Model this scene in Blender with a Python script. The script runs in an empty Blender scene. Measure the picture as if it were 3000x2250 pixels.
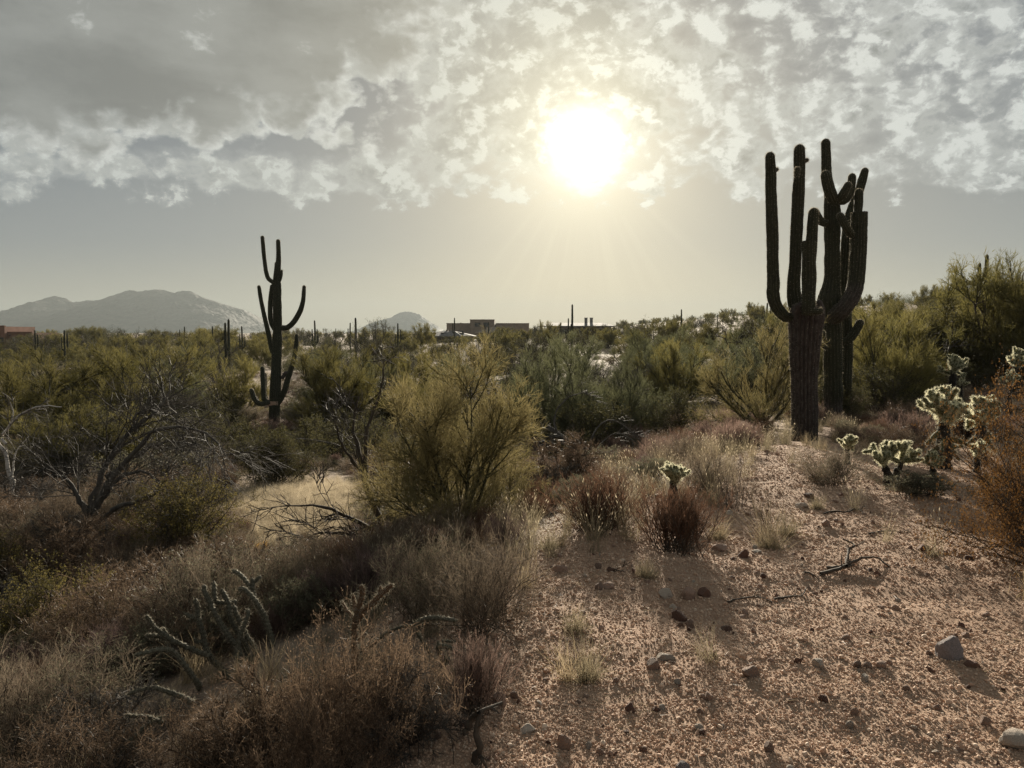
import bpy, math
import numpy as np
from mathutils import Vector, Matrix, Euler

SC = bpy.context.scene
COL = SC.collection
PI = math.pi
F = 3000 * 25 / 36.0            # focal length in photograph pixels
EYE = 1.6
PITCH = math.radians(4.15)

# ------------------------------------------------------------------ camera
cd = bpy.data.cameras.new('camera')
cd.lens = 25; cd.sensor_width = 36; cd.sensor_fit = 'HORIZONTAL'
cd.clip_start = 0.05; cd.clip_end = 30000
cam = bpy.data.objects.new('camera', cd); COL.objects.link(cam)
cam.location = (0, 0, EYE); cam.rotation_euler = (PI / 2 - PITCH, 0, 0)
SC.camera = cam

# ------------------------------------------------------------------ sky, sun, exposure
SUN_AZ = math.radians(5.7); SUN_EL = math.radians(14.4)
SUN_DIR = Vector((math.sin(SUN_AZ) * math.cos(SUN_EL), math.cos(SUN_AZ) * math.cos(SUN_EL), math.sin(SUN_EL)))
sd = bpy.data.lights.new('sun', 'SUN'); sd.energy = 5.0; sd.angle = math.radians(0.9); sd.color = (1.0, 0.89, 0.72)
sun = bpy.data.objects.new('sun', sd); COL.objects.link(sun)
sun.rotation_euler = SUN_DIR.to_track_quat('Z', 'Y').to_euler(); sun.location = (0, 0, 50)
SC.view_settings.view_transform = 'Standard'; SC.view_settings.look = 'None'
SC.view_settings.gamma = 1.0; SC.view_settings.exposure = 1.38
SC.view_settings.use_curve_mapping = False
cy = SC.cycles
cy.use_denoising = True
try: cy.denoiser = 'OPENIMAGEDENOISE'
except Exception: pass
try: cy.denoising_prefilter = 'NONE'; cy.denoising_input_passes = 'RGB_ALBEDO_NORMAL'
except Exception: pass
cy.max_bounces = 6; cy.diffuse_bounces = 3; cy.glossy_bounces = 2; cy.transmission_bounces = 3
cy.volume_bounces = 0; cy.transparent_max_bounces = 8
cy.use_adaptive_sampling = True; cy.adaptive_threshold = 0.006
cy.sample_clamp_indirect = 4.0

class S:
    """a node socket with arithmetic"""
    nt = None
    def __init__(self, s): self.s = s
    def _b(self, op, o, rev=False):
        return M(op, o, self) if rev else M(op, self, o)
    def __add__(self, o): return self._b('ADD', o)
    def __radd__(self, o): return self._b('ADD', o, True)
    def __sub__(self, o): return self._b('SUBTRACT', o)
    def __rsub__(self, o): return self._b('SUBTRACT', o, True)
    def __mul__(self, o): return self._b('MULTIPLY', o)
    def __rmul__(self, o): return self._b('MULTIPLY', o, True)
    def __truediv__(self, o): return self._b('DIVIDE', o)
def _in(nt, sock, v):
    if isinstance(v, S): nt.links.new(v.s, sock)
    elif v is not None: sock.default_value = v
def M(op, a, b=None, c=None):
    n = S.nt.nodes.new('ShaderNodeMath'); n.operation = op
    for i, v in enumerate((a, b, c)): _in(S.nt, n.inputs[i], v)
    return S(n.outputs[0])
def SST(x, a, b, lo=0.0, hi=1.0):
    n = S.nt.nodes.new('ShaderNodeMapRange'); n.interpolation_type = 'SMOOTHSTEP'
    _in(S.nt, n.inputs[0], x)
    for i, v in zip((1, 2, 3, 4), (a, b, lo, hi)): _in(S.nt, n.inputs[i], v)
    return S(n.outputs[0])
def MIXC(f, a, b, mode='MIX'):
    n = S.nt.nodes.new('ShaderNodeMix'); n.data_type = 'RGBA'; n.blend_type = mode; n.clamp_factor = True
    _in(S.nt, n.inputs[0], f)
    for i, v in ((6, a), (7, b)):
        if isinstance(v, tuple): v = (*v[:3], 1.0)
        _in(S.nt, n.inputs[i], v)
    return S(n.outputs[2])
def NOISE(vec, scale, detail=4, rough=0.5, dist=0.0, lac=2.0):
    n = S.nt.nodes.new('ShaderNodeTexNoise')
    if vec is not None: S.nt.links.new(vec.s, n.inputs['Vector'])
    n.inputs['Scale'].default_value = scale; n.inputs['Detail'].default_value = detail
    n.inputs['Roughness'].default_value = rough; n.inputs['Distortion'].default_value = dist
    n.inputs['Lacunarity'].default_value = lac
    return S(n.outputs[0])
def VMUL(vec, v, off=(0, 0, 0)):
    n = S.nt.nodes.new('ShaderNodeMapping'); S.nt.links.new(vec.s, n.inputs[0])
    n.inputs['Scale'].default_value = v; n.inputs['Location'].default_value = off
    return S(n.outputs[0])

PUFF = 16.0
def build_world():
    w = bpy.data.worlds.new('World'); SC.world = w; w.use_nodes = True
    nt = w.node_tree; nt.nodes.clear(); S.nt = nt
    out = nt.nodes.new('ShaderNodeOutputWorld'); bg = nt.nodes.new('ShaderNodeBackground')
    nt.links.new(bg.outputs[0], out.inputs[0]); bg.inputs[1].default_value = 0.05
    tc = nt.nodes.new('ShaderNodeTexCoord'); d = S(tc.outputs['Generated'])
    sep = nt.nodes.new('ShaderNodeSeparateXYZ'); nt.links.new(d.s, sep.inputs[0])
    dx, dy, dz = (S(sep.outputs[i]) for i in range(3))
    A = M('ARCTAN2', dx, dy)
    Y = dz / M('MAXIMUM', M('SQRT', dy * dy + dx * dx * 0.12), 0.05)
    dot = nt.nodes.new('ShaderNodeVectorMath'); dot.operation = 'DOT_PRODUCT'
    nt.links.new(d.s, dot.inputs[0]); dot.inputs[1].default_value = SUN_DIR
    th = M('ARCCOSINE', M('MINIMUM', S(dot.outputs['Value']), 0.99999)) * (180 / PI)   # degrees from the sun
    sky = nt.nodes.new('ShaderNodeTexSky'); sky.sky_type = 'NISHITA'; sky.sun_disc = False
    sky.sun_elevation = SUN_EL; sky.sun_rotation = SUN_AZ
    sky.dust_density = 1.5; sky.air_density = 1.0
    nish = S(sky.outputs[0])
    # hazy clear air between the clouds
    clear = MIXC(SST(Y, 0.10, 0.42), (2.4, 2.6, 2.7), (1.1, 1.35, 1.8))
    clear = MIXC(SST(Y, 0.14, 0.0), clear, (4.1, 3.9, 3.15))
    clear = MIXC(0.045, clear, nish)
    glow = M('EXPONENT', th * (-1 / 12.0))
    halo = M('EXPONENT', M('MULTIPLY', th * th, -1 / 42.0))
    # clouds
    big = NOISE(VMUL(d, (1, 1, 1.6)), 5.0, 3, 0.5)
    warp = nt.nodes.new('ShaderNodeTexNoise'); nt.links.new(d.s, warp.inputs['Vector'])
    warp.inputs['Scale'].default_value = 22; warp.inputs['Detail'].default_value = 5
    wv = nt.nodes.new('ShaderNodeVectorMath'); wv.operation = 'MULTIPLY_ADD'
    nt.links.new(warp.outputs['Color'], wv.inputs[0]); wv.inputs[1].default_value = (0.022, 0.022, 0.022)
    nt.links.new(d.s, wv.inputs[2]); dw = S(wv.outputs[0])
    puff = NOISE(VMUL(dw, (1, 1, 1.5), (3.1, 0.7, 0.2)), PUFF, 6, 0.6)
    fine = NOISE(VMUL(dw, (1, 1, 1.5), (1.3, 4.2, 0)), 50.0, 5, 0.65)
    dv = VMUL(dw, (1, 1, 1.4))
    bil = 0.0
    for sc_, am in ((13.0, 1.1), (27.0, 0.62), (58.0, 0.34)):       # cauliflower billows
        bil = M('ABSOLUTE', NOISE(dv, sc_, 0) * 2.0 - 1.0) * am + bil
    lowv = NOISE(VMUL(d, (1, 1, 1.2), (11, 3, 2)), 9.0, 3, 0.5)
    # cover field: none below the cloud base, puffs on the left, a gap, broken altocumulus on the right
    base = SST(Y + (puff - 0.5) * 0.11 + (big - 0.5) * 0.06 + (lowv - 0.5) * 0.05, 0.15, 0.20)
    right = SST(A, 0.04, 0.26)
    gapl = SST(Y, 0.222, 0.262) * SST(Y, 0.40, 0.33) * SST(A, -0.10, -0.20) * SST(A, -0.72, -0.42, 0.15, 1.0)
    cover = base * (0.588 - right * 0.008) - gapl * 0.24
    cover = cover + SST(Y, 0.20, 0.24) * SST(Y, 0.27, 0.235) * SST(A, 0.0, -0.15) * 0.05
    cover = cover + SST(Y, 0.22, 0.33) * SST(A, -0.18, -0.03) * SST(A, 0.30, 0.10) * 0.10
    cover = cover - SST(Y, 0.35, 0.47) * SST(A, 0.10, 0.25) * SST(A, 0.5, 0.3) * 0.13
    field = puff * 0.62 + big * 0.16 + fine * 0.20 + bil * 0.16 - 0.10
    edge = field + cover - 1.0
    alpha = SST(edge, -0.035, 0.06)
    alpha = alpha * SST(base, 0.25, 0.8)
    wisp = SST(edge, -0.16, 0.03) * SST(base, 0.3, 0.9) * 0.45
    # shading: billows are bright where they thin out towards the sun
    sv = nt.nodes.new('ShaderNodeVectorMath'); sv.operation = 'SUBTRACT'; sv.inputs[0].default_value = SUN_DIR; nt.links.new(d.s, sv.inputs[1])
    sn = nt.nodes.new('ShaderNodeVectorMath'); sn.operation = 'NORMALIZE'; nt.links.new(sv.outputs[0], sn.inputs[0])
    so = nt.nodes.new('ShaderNodeVectorMath'); so.operation = 'MULTIPLY_ADD'
    nt.links.new(sn.outputs[0], so.inputs[0]); so.inputs[1].default_value = (0.015, 0.015, 0.021); nt.links.new(dw.s, so.inputs[2])
    dws = S(so.outputs[0])
    puff2 = NOISE(VMUL(dws, (1, 1, 1.5), (3.1, 0.7, 0.2)), PUFF, 6, 0.6)
    fine2 = NOISE(VMUL(dws, (1, 1, 1.5), (1.3, 4.2, 0)), 50.0, 3, 0.65)
    slope = (puff - puff2) + (fine - fine2) * 0.30
    lit = SST(slope, -0.11, 0.13)
    thick = SST(edge, 0.02, 0.17)
    bright = MIXC(right, (5.5, 5.7, 5.4), (6.3, 6.5, 6.25))
    mid = MIXC(right, (3.4, 3.55, 3.45), (3.3, 3.5, 3.55))
    darkc = MIXC(right, (2.5, 2.65, 2.7), (1.75, 1.95, 2.1))
    shade = MIXC(SST(lit, 0.55, 0.0), mid, darkc); shade = MIXC(SST(lit, 0.5, 1.0), shade, bright)
    ccol = MIXC(thick, MIXC(0.5, bright, shade), shade)
    col = MIXC(wisp, clear, (4.2, 4.35, 4.25))
    col = MIXC(alpha, col, ccol)
    # the smooth grey sheet, upper left
    Yb = 0.268 + (A + 0.2) * 0.09
    Ar = -0.15 + (Y - 0.337) * 0.75
    lo = NOISE(VMUL(dw, (1, 1, 1.4), (2, 9, 4)), 9.0, 6, 0.60)
    dsh = M('SMOOTH_MIN', Y - Yb, (Ar - A) * 0.55, 0.03) + (lo - 0.5) * 0.15 + (puff - 0.5) * 0.06 + (bil - 0.5) * 0.05
    sheet = SST(dsh, -0.008, 0.016)
    tex = NOISE(VMUL(d, (1, 1, 2.6), (5, 1, 8)), 6.0, 6, 0.55)
    fr = MIXC(lit, (4.2, 4.35, 4.15), (6.9, 7.0, 6.6))
    core_s = MIXC(SST(tex + (lo - 0.5) * 0.5, 0.32, 0.70), (1.85, 1.92, 1.88), (2.85, 2.92, 2.78))
    scol = MIXC(SST(dsh + (puff - 0.5) * 0.05, 0.0, 0.06), fr, core_s)
    hole = SST(lo + (tex - 0.5) * 0.5, 0.66, 0.76)
    scol = MIXC(hole, scol, (5.2, 5.3, 5.0))
    col = MIXC(sheet, col, scol)
    # light of the veiled sun: wide warm glow, inner aureole, blown core; faint shafts under the cloud base
    warm = MIXC(glow, (0, 0, 0), (6.6, 5.3, 3.0))
    col = MIXC(1.0, col, warm, 'ADD')
    aure = MIXC(halo * (1.0 - sheet * 0.35), (0, 0, 0), (2.9, 2.75, 1.95))
    col = MIXC(1.0, col, aure, 'ADD')
    wob = NOISE(d, 30.0, 4, 0.6)
    tw = th * (1.0 + (wob - 0.5) * 0.35)
    core = M('EXPONENT', M('MULTIPLY', tw * tw, -1 / 2.4)) * 0.8 + M('EXPONENT', tw * (-1 / 1.7)) * 0.15
    corec = MIXC(core, (0, 0, 0), (52, 49, 41))
    col = MIXC(1.0, col, corec, 'ADD')
    ang = M('ARCTAN2', A - SUN_AZ, M('SUBTRACT', SUN_EL, M('ARCSINE', dz)))
    comb = nt.nodes.new('ShaderNodeCombineXYZ'); nt.links.new(ang.s, comb.inputs[0])
    ray = SST(NOISE(S(comb.outputs[0]), 7.0, 2, 0.6), 0.42, 0.68)
    rays = ray * SST(M('ABSOLUTE', ang), 1.25, 0.5) * SST(th, 19.0, 9.0) * SST(th, 5.0, 8.0)
    col = MIXC(1.0, col, MIXC(rays, (0, 0, 0), (0.45, 0.42, 0.27)), 'ADD')
    # towards the ground: the same dusty horizon colour
    low = SST(dz, 0.0, -0.06)
    col = MIXC(low, col, (3.0, 2.7, 2.1))
    col = MIXC(1.0, col, (0.735, 0.755, 0.77), 'MULTIPLY')
    nt.links.new(col.s, bg.inputs[0])
build_world()
#@@SKY_END

# ------------------------------------------------------------------ helpers
def tag(o, label, cat=None, group=None, kind=None):
    o['label'] = label
    if cat: o['category'] = cat
    if group: o['group'] = group
    if kind: o['kind'] = kind
    return o
def thing(name, loc, label, cat, group=None, rz=0.0, scl=None):
    o = bpy.data.objects.new(name, None); COL.objects.link(o)
    o.empty_display_size = 0.1
    o.location = loc; o.rotation_euler = (0, 0, rz)
    if scl is not None: o.scale = scl
    return tag(o, label, cat, group)
def link(name, me, parent=None, loc=(0, 0, 0), rot=(0, 0, 0), scl=(1, 1, 1)):
    o = bpy.data.objects.new(name, me); COL.objects.link(o)
    o.location = loc; o.rotation_euler = rot; o.scale = scl
    if parent: o.parent = parent
    return o
def nrm(v): return v / np.maximum(np.linalg.norm(v, axis=-1, keepdims=True), 1e-9)

class Acc:
    """collects vertices and faces of one mesh"""
    def __init__(self): self.V = []; self.T = []; self.Fq = []; self.Ft = []; self.n = 0
    def add(self, V, faces, mat=0, tint=0.5):
        V = np.asarray(V, float).reshape(-1, 3); faces = np.asarray(faces, np.int64)
        if len(faces) == 0: return
        t = np.broadcast_to(np.asarray(tint, float), (len(V),)) if np.ndim(tint) < 2 else np.asarray(tint).reshape(-1)
        (self.Fq if faces.shape[1] == 4 else self.Ft).append((faces + self.n, mat))
        self.V.append(V); self.T.append(t); self.n += len(V)
    def mesh(self, name, mats, smooth=True):
        V = np.concatenate(self.V); T = np.concatenate(self.T)
        q = np.concatenate([f for f, m in self.Fq]) if self.Fq else np.zeros((0, 4), np.int64)
        qm = np.concatenate([np.full(len(f), m) for f, m in self.Fq]) if self.Fq else np.zeros(0, int)
        t = np.concatenate([f for f, m in self.Ft]) if self.Ft else np.zeros((0, 3), np.int64)
        tm = np.concatenate([np.full(len(f), m) for f, m in self.Ft]) if self.Ft else np.zeros(0, int)
        me = bpy.data.meshes.new(name)
        me.vertices.add(len(V)); me.vertices.foreach_set('co', V.astype(np.float32).ravel())
        loops = np.concatenate([q.ravel(), t.ravel()]).astype(np.int32)
        me.loops.add(len(loops)); me.loops.foreach_set('vertex_index', loops)
        st = np.concatenate([np.arange(len(q)) * 4, len(q) * 4 + np.arange(len(t)) * 3]).astype(np.int32)
        me.polygons.add(len(st)); me.polygons.foreach_set('loop_start', st)
        for m in mats: me.materials.append(m)
        me.polygons.foreach_set('material_index', np.concatenate([qm, tm]).astype(np.int32))
        sm = smooth if isinstance(smooth, bool) else False
        me.polygons.foreach_set('use_smooth', np.full(len(st), sm, bool))
        a = me.attributes.new('tint', 'FLOAT', 'POINT'); a.data.foreach_set('value', T.astype(np.float32))
        me.update(calc_edges=True)
        return me

def tubes(acc, P, R, sides, mat=0, tint=0.5, rng=None, cap=False):
    """P (N,k,3) polylines, R (N,k) radii"""
    N, k, _ = P.shape
    if N == 0: return
    Tn = np.empty_like(P); Tn[:, 1:-1] = P[:, 2:] - P[:, :-2]; Tn[:, 0] = P[:, 1] - P[:, 0]; Tn[:, -1] = P[:, -1] - P[:, -2]
    Tn = nrm(Tn); mean = nrm(P[:, -1] - P[:, 0])
    ref = np.where(np.abs(mean[:, 2:3]) > 0.8, np.array([[1., 0.2, 0]]), np.array([[0., 0.1, 1.]]))
    U = nrm(np.cross(Tn, ref[:, None, :])); W = np.cross(Tn, U)
    a = np.arange(sides) / sides * 2 * PI
    V = P[:, :, None, :] + R[:, :, None, None] * (np.cos(a)[None, None, :, None] * U[:, :, None, :] + np.sin(a)[None, None, :, None] * W[:, :, None, :])
    idx = np.arange(N * k * sides).reshape(N, k, sides)
    a0 = idx[:, :-1, :]; a1 = np.roll(a0, -1, 2); b0 = idx[:, 1:, :]; b1 = np.roll(b0, -1, 2)
    Fq = np.stack([a0, a1, b1, b0], -1).reshape(-1, 4)
    t = np.broadcast_to(np.asarray(tint, float).reshape(-1, 1, 1) if np.ndim(tint) else tint, (N, k, sides)).reshape(-1)
    acc.add(V, Fq, mat, t)
    if cap:
        for n in range(N):
            c = np.concatenate([P[n, -1:] , V[n, -1]]); i = np.arange(sides)
            acc.add(c, np.stack([np.zeros(sides, int), 1 + i, 1 + (i + 1) % sides], -1), mat, 0.5)

def ribbons(acc, P, Wd, rng, mat=0, tint=0.5):
    """thin strips; Wd (N,) full width at the root, tapering to a point"""
    N, k, _ = P.shape
    if N == 0: return
    Tn = nrm(P[:, -1] - P[:, 0]); r = nrm(rng.normal(size=(N, 3))); sdir = nrm(np.cross(Tn, r))
    taper = np.linspace(1, 0.25, k)
    off = 0.5 * Wd[:, None, None] * taper[None, :, None] * sdir[:, None, :]
    V = np.stack([P - off, P + off], 2)
    idx = np.arange(N * k * 2).reshape(N, k, 2)
    Fq = np.stack([idx[:, :-1, 0], idx[:, :-1, 1], idx[:, 1:, 1], idx[:, 1:, 0]], -1).reshape(-1, 4)
    t = np.broadcast_to(np.asarray(tint, float).reshape(-1, 1, 1) if np.ndim(tint) else tint, (N, k, 2)).reshape(-1)
    acc.add(V, Fq, mat, t)

def leaves(acc, C, D, L, Wd, rng, mat=0, tint=0.5):
    """lens-shaped leaves: centre C, direction D, length L, width Wd"""
    N = len(C)
    if N == 0: return
    D = nrm(D); sd_ = nrm(np.cross(D, nrm(rng.normal(size=(N, 3)))))
    L = np.broadcast_to(L, (N,))[:, None]; Wd = np.broadcast_to(Wd, (N,))[:, None]
    V = np.stack([C, C + D * L * 0.5 + sd_ * Wd * 0.5, C + D * L, C + D * L * 0.5 - sd_ * Wd * 0.5], 1)
    idx = np.arange(N * 4).reshape(N, 4)
    t = np.broadcast_to(np.asarray(tint, float).reshape(-1, 1) if np.ndim(tint) else tint, (N, 4)).reshape(-1)
    acc.add(V, idx, mat, t)

def walk(rng, O, D, L, k, wander=0.1, up=0.0):
    """polylines from origins O along D"""
    N = len(O); P = np.empty((N, k, 3)); P[:, 0] = O; d = nrm(D); st = np.broadcast_to(L, (N,))[:, None] / (k - 1)
    for i in range(1, k):
        P[:, i] = P[:, i - 1] + d * st
        d = nrm(d + wander * rng.normal(size=(N, 3)) + np.array([0, 0, up]))
    return P
def spawn(rng, P, n, t0, t1, ang, angsd, L, k, wander=0.12, up=0.0, bend=0.0, taper=0.5):
    N, kp, _ = P.shape
    par = np.repeat(np.arange(N), n); m = len(par)
    t = rng.uniform(t0, t1, m); s = t * (kp - 1); i = np.minimum(s.astype(int), kp - 2); f = (s - i)[:, None]
    O = P[par, i] * (1 - f) + P[par, i + 1] * f
    T = nrm(P[par, i + 1] - P[par, i]); r = nrm(rng.normal(size=(m, 3))); U = nrm(np.cross(T, r))
    a = np.radians(ang + angsd * rng.normal(size=m))[:, None]
    D = nrm(np.cos(a) * T + np.sin(a) * U + np.array([0, 0, up]))
    Lc = L * (1 - taper * t) * rng.uniform(0.6, 1.25, m)
    return walk(rng, O, D, Lc, k, wander, bend), par
def rad(N, k, r0, r1, rng=None):
    b = np.linspace(r0, r1, k)[None, :].repeat(N, 0)
    if rng is not None: b = b * rng.uniform(0.7, 1.2, (N, 1))
    return b

# numpy value noise for terrain and rocks
def _h(ix, iy, s):
    n = (ix.astype(np.int64) * 374761393 + iy.astype(np.int64) * 668265263 + s * 1274126177) & 0xffffffff
    n = ((n ^ (n >> 13)) * 1274126177) & 0xffffffff
    return ((n ^ (n >> 16)) & 0xffff) / 65535.0
def vn(x, y, s=0):
    x = np.asarray(x, float); y = np.asarray(y, float)
    ix = np.floor(x); iy = np.floor(y); fx = x - ix; fy = y - iy
    fx = fx * fx * (3 - 2 * fx); fy = fy * fy * (3 - 2 * fy)
    a = _h(ix, iy, s); b = _h(ix + 1, iy, s); c = _h(ix, iy + 1, s); d = _h(ix + 1, iy + 1, s)
    return (a * (1 - fx) + b * fx) * (1 - fy) + (c * (1 - fx) + d * fx) * fy - 0.5
def fbm(x, y, o=4, s=0, g=0.5):
    r = 0; a = 1.0
    for i in range(o):
        r = r + a * vn(x * 2 ** i + 13.7 * i, y * 2 ** i + 7.1 * i, s + i); a *= g
    return r
def sst(a, b, x):
    t = np.clip((np.asarray(x, float) - a) / (b - a), 0, 1); return t * t * (3 - 2 * t)

# ------------------------------------------------------------------ terrain
def edge_x(y):      # where the bare bench ends on its left side
    return np.interp(y, [-20, 0, 2, 3.2, 4.6, 6, 8, 12, 15, 25, 60], [-1.2, -.7, -.4, -.05, .25, .9, 2.6, 4.6, 5.6, 6, 6])
def ground_z(x, y):
    x = np.asarray(x, float); y = np.asarray(y, float)
    u = x - edge_x(y)
    z = -1.1 * sst(0.5, -6.0, u) * sst(170, 60, y)
    z = z - 1.4 * sst(6, 30, y) * (1 - 0.7 * sst(6, 18, x)) * (1 - sst(35, 95, y))
    z = z - 0.8 * sst(35, 95, y)
    z = z + 7.6 * sst(15, 85, x) * sst(25, 110, y) * (1 - 0.5 * sst(200, 900, y)) + 0.6 * sst(8, 20, x) * sst(15, 35, y)
    r = np.hypot(x, y)
    z = z + 0.9 * fbm(x / 26, y / 26, 3, 5) * sst(14, 45, r) * (1 - 0.6 * sst(100, 300, r))
    z = z + 0.16 * fbm(x / 3.1, y / 3.1, 3, 9) * sst(3, 9, r) * sst(900, 200, r)
    z = z + 0.05 * fbm(x / 0.8, y / 0.8, 3, 2) * sst(120, 30, r)
    z = z + 0.020 * fbm(x / 0.17, y / 0.17, 2, 3) * sst(25, 8, r)
    return z
def ray(px, py):
    dx = (px - 1500) / F; dyv = (1125 - py) / F
    c, s = math.cos(PITCH), math.sin(PITCH)
    return np.array([dx, c + s * dyv, -s + c * dyv])
def at(px, py):
    """the ground point seen at a photograph pixel"""
    d = ray(px, py)
    t = np.geomspace(0.8, 3000, 6000); p = d[None] * t[:, None]
    below = (EYE + p[:, 2]) < ground_z(p[:, 0], p[:, 1])
    i = int(np.argmax(below)) if below.any() else 5999
    x, y = p[i, 0], p[i, 1]
    return np.array([x, y, float(ground_z(x, y))])
def PT(px, py, D):
    """the point at forward distance D seen at a pixel"""
    d = ray(px, py); return d * (D / d[1]) + np.array([0, 0, EYE])
def proj(p):
    v = np.asarray(p, float) - np.array([0, 0, EYE]); c, s = math.cos(PITCH), math.sin(PITCH)
    dep = v[..., 1] * c - v[..., 2] * s; upc = v[..., 1] * s + v[..., 2] * c
    return 1500 + F * v[..., 0] / dep, 1125 - F * upc / dep
def ground_at_depth(px, D):
    x = (px - 1500) / F * D; return np.array([x, D, float(ground_z(x, D))])

# ------------------------------------------------------------------ materials
def new_mat(name):
    m = bpy.data.materials.new(name); m.use_nodes = True
    nt = m.node_tree; S.nt = nt
    return m, nt, nt.nodes['Principled BSDF'], nt.nodes['Material Output']
def attr(name='tint'):
    n = S.nt.nodes.new('ShaderNodeAttribute'); n.attribute_name = name; return S(n.outputs['Fac'])
def objrand():
    n = S.nt.nodes.new('ShaderNodeObjectInfo'); return S(n.outputs['Random'])
def objco():
    n = S.nt.nodes.new('ShaderNodeTexCoord'); return S(n.outputs['Object'])
def worldpos():
    n = S.nt.nodes.new('ShaderNodeNewGeometry'); return S(n.outputs['Position'])
def bump(h, dist, strength=1.0):
    n = S.nt.nodes.new('ShaderNodeBump'); n.inputs['Distance'].default_value = dist; n.inputs['Strength'].default_value = strength
    S.nt.links.new(h.s, n.inputs['Height']); return n.outputs[0]
def VAL(c, f):
    n = S.nt.nodes.new('ShaderNodeHueSaturation'); S.nt.links.new(c.s, n.inputs['Color']); _in(S.nt, n.inputs['Value'], f)
    return S(n.outputs[0])
def leaf_mat(name, c1, c2, trans=0.4, tboost=1.3, rough=0.7, spec=0.06, var=0.35):
    m, nt, p, out = new_mat(name)
    c = MIXC(attr(), c1, c2)
    c = VAL(c, objrand() * var + (1 - var / 2))
    nt.links.new(c.s, p.inputs['Base Color']); p.inputs['Roughness'].default_value = rough
    p.inputs['Specular IOR Level'].default_value = spec
    if trans > 0:
        tr = nt.nodes.new('ShaderNodeBsdfTranslucent'); nt.links.new(VAL(c, tboost).s, tr.inputs[0])
        mx = nt.nodes.new('ShaderNodeMixShader'); mx.inputs[0].default_value = trans
        nt.links.new(p.outputs[0], mx.inputs[1]); nt.links.new(tr.outputs[0], mx.inputs[2])
        nt.links.new(mx.outputs[0], out.inputs[0])
    return m
def rough_mat(name, c1, c2, scale=8.0, bscale=30.0, bdist=0.01, rough=0.85, var=0.25, stretch=(1, 1, 1), spec=0.2):
    m, nt, p, out = new_mat(name)
    v = VMUL(objco(), stretch)
    c = MIXC(SST(NOISE(v, scale, 5, 0.6), 0.3, 0.7), c1, c2)
    c = VAL(c, objrand() * var + (1 - var / 2))
    nt.links.new(c.s, p.inputs['Base Color']); p.inputs['Roughness'].default_value = rough
    p.inputs['Specular IOR Level'].default_value = spec
    if bdist: nt.links.new(bump(NOISE(v, bscale, 4, 0.6), bdist), p.inputs['Normal'])
    return m
MT = {}
MT['pv'] = leaf_mat('palo_verde_twig', (0.080, 0.074, 0.024), (0.18, 0.155, 0.056), 0.40, var=0.6)
MT['pv_dry'] = leaf_mat('palo_verde_dry_twig', (0.11, 0.095, 0.04), (0.22, 0.18, 0.085), 0.38, var=0.6)
MT['pv_blue'] = leaf_mat('blue_palo_verde_twig', (0.062, 0.068, 0.036), (0.14, 0.142, 0.075), 0.40, var=0.6)
MT['pv_bark'] = rough_mat('palo_verde_bark', (0.05, 0.052, 0.025), (0.075, 0.068, 0.04), 6, 40, 0.006)
MT['mesq'] = leaf_mat('mesquite_leaf', (0.040, 0.042, 0.020), (0.095, 0.092, 0.040), 0.35)
MT['creo'] = leaf_mat('creosote_leaf', (0.036, 0.036, 0.017), (0.105, 0.094, 0.040), 0.40)
MT['jojo'] = leaf_mat('jojoba_leaf', (0.055, 0.050, 0.018), (0.18, 0.145, 0.05), 0.45, 1.2)
MT['orange'] = leaf_mat('dry_orange_leaf', (0.07, 0.036, 0.014), (0.20, 0.105, 0.035), 0.4, 1.2)
MT['bark'] = rough_mat('dark_bark', (0.045, 0.036, 0.028), (0.085, 0.068, 0.052), 7, 45, 0.006)
MT['dead'] = rough_mat('grey_dead_wood', (0.048, 0.042, 0.037), (0.115, 0.104, 0.09), 9, 60, 0.004, stretch=(1, 1, 0.3))
MT['pale'] = rough_mat('bleached_dead_wood', (0.30, 0.27, 0.24), (0.46, 0.43, 0.39), 9, 60, 0.004, stretch=(1, 1, 0.3))
MT['deadtw'] = leaf_mat('grey_dead_twig', (0.042, 0.037, 0.033), (0.13, 0.117, 0.102), 0.1, rough=0.65, spec=0.05)
MT['red'] = leaf_mat('red_brown_stem', (0.050, 0.030, 0.021), (0.14, 0.080, 0.052), 0.35)
MT['brown'] = leaf_mat('brown_twig', (0.050, 0.036, 0.026), (0.21, 0.148, 0.100), 0.3, spec=0.05, rough=.45)
MT['greyt'] = leaf_mat('grey_brown_twig', (0.058, 0.047, 0.036), (0.235, 0.185, 0.135), 0.3, spec=0.05)
MT['purp'] = leaf_mat('purple_brown_twig', (0.065, 0.046, 0.042), (0.17, 0.12, 0.108), 0.35)
MT['pinkb'] = leaf_mat('pinkish_dry_stem', (0.09, 0.06, 0.05), (0.23, 0.16, 0.13), 0.45)
MT['sage'] = leaf_mat('grey_green_leaf', (0.065, 0.066, 0.042), (0.15, 0.14, 0.095), 0.4)
MT['straw'] = leaf_mat('dry_straw', (0.16, 0.125, 0.075), (0.40, 0.325, 0.215), 0.4, 1.15, spec=0.05)
MT['strawp'] = leaf_mat('pale_straw', (0.29, 0.24, 0.165), (0.50, 0.43, 0.315), 0.5, 1.1)
MT['strawd'] = leaf_mat('old_grey_grass', (0.12, 0.105, 0.075), (0.30, 0.25, 0.16), 0.45, 1.2)
MT['seed'] = leaf_mat('pale_seed_head', (0.34, 0.28, 0.19), (0.55, 0.47, 0.34), 0.5, 1.1)
MT['ochre'] = leaf_mat('ochre_leaf', (0.22, 0.13, 0.03), (0.38, 0.23, 0.06), 0.5)
MT['spine'] = leaf_mat('straw_spine', (0.70, 0.67, 0.45), (0.85, 0.82, 0.62), 0.65, 1.0, rough=0.4)
MT['spined'] = leaf_mat('grey_spine', (0.20, 0.18, 0.14), (0.38, 0.34, 0.26), 0.4)
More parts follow.
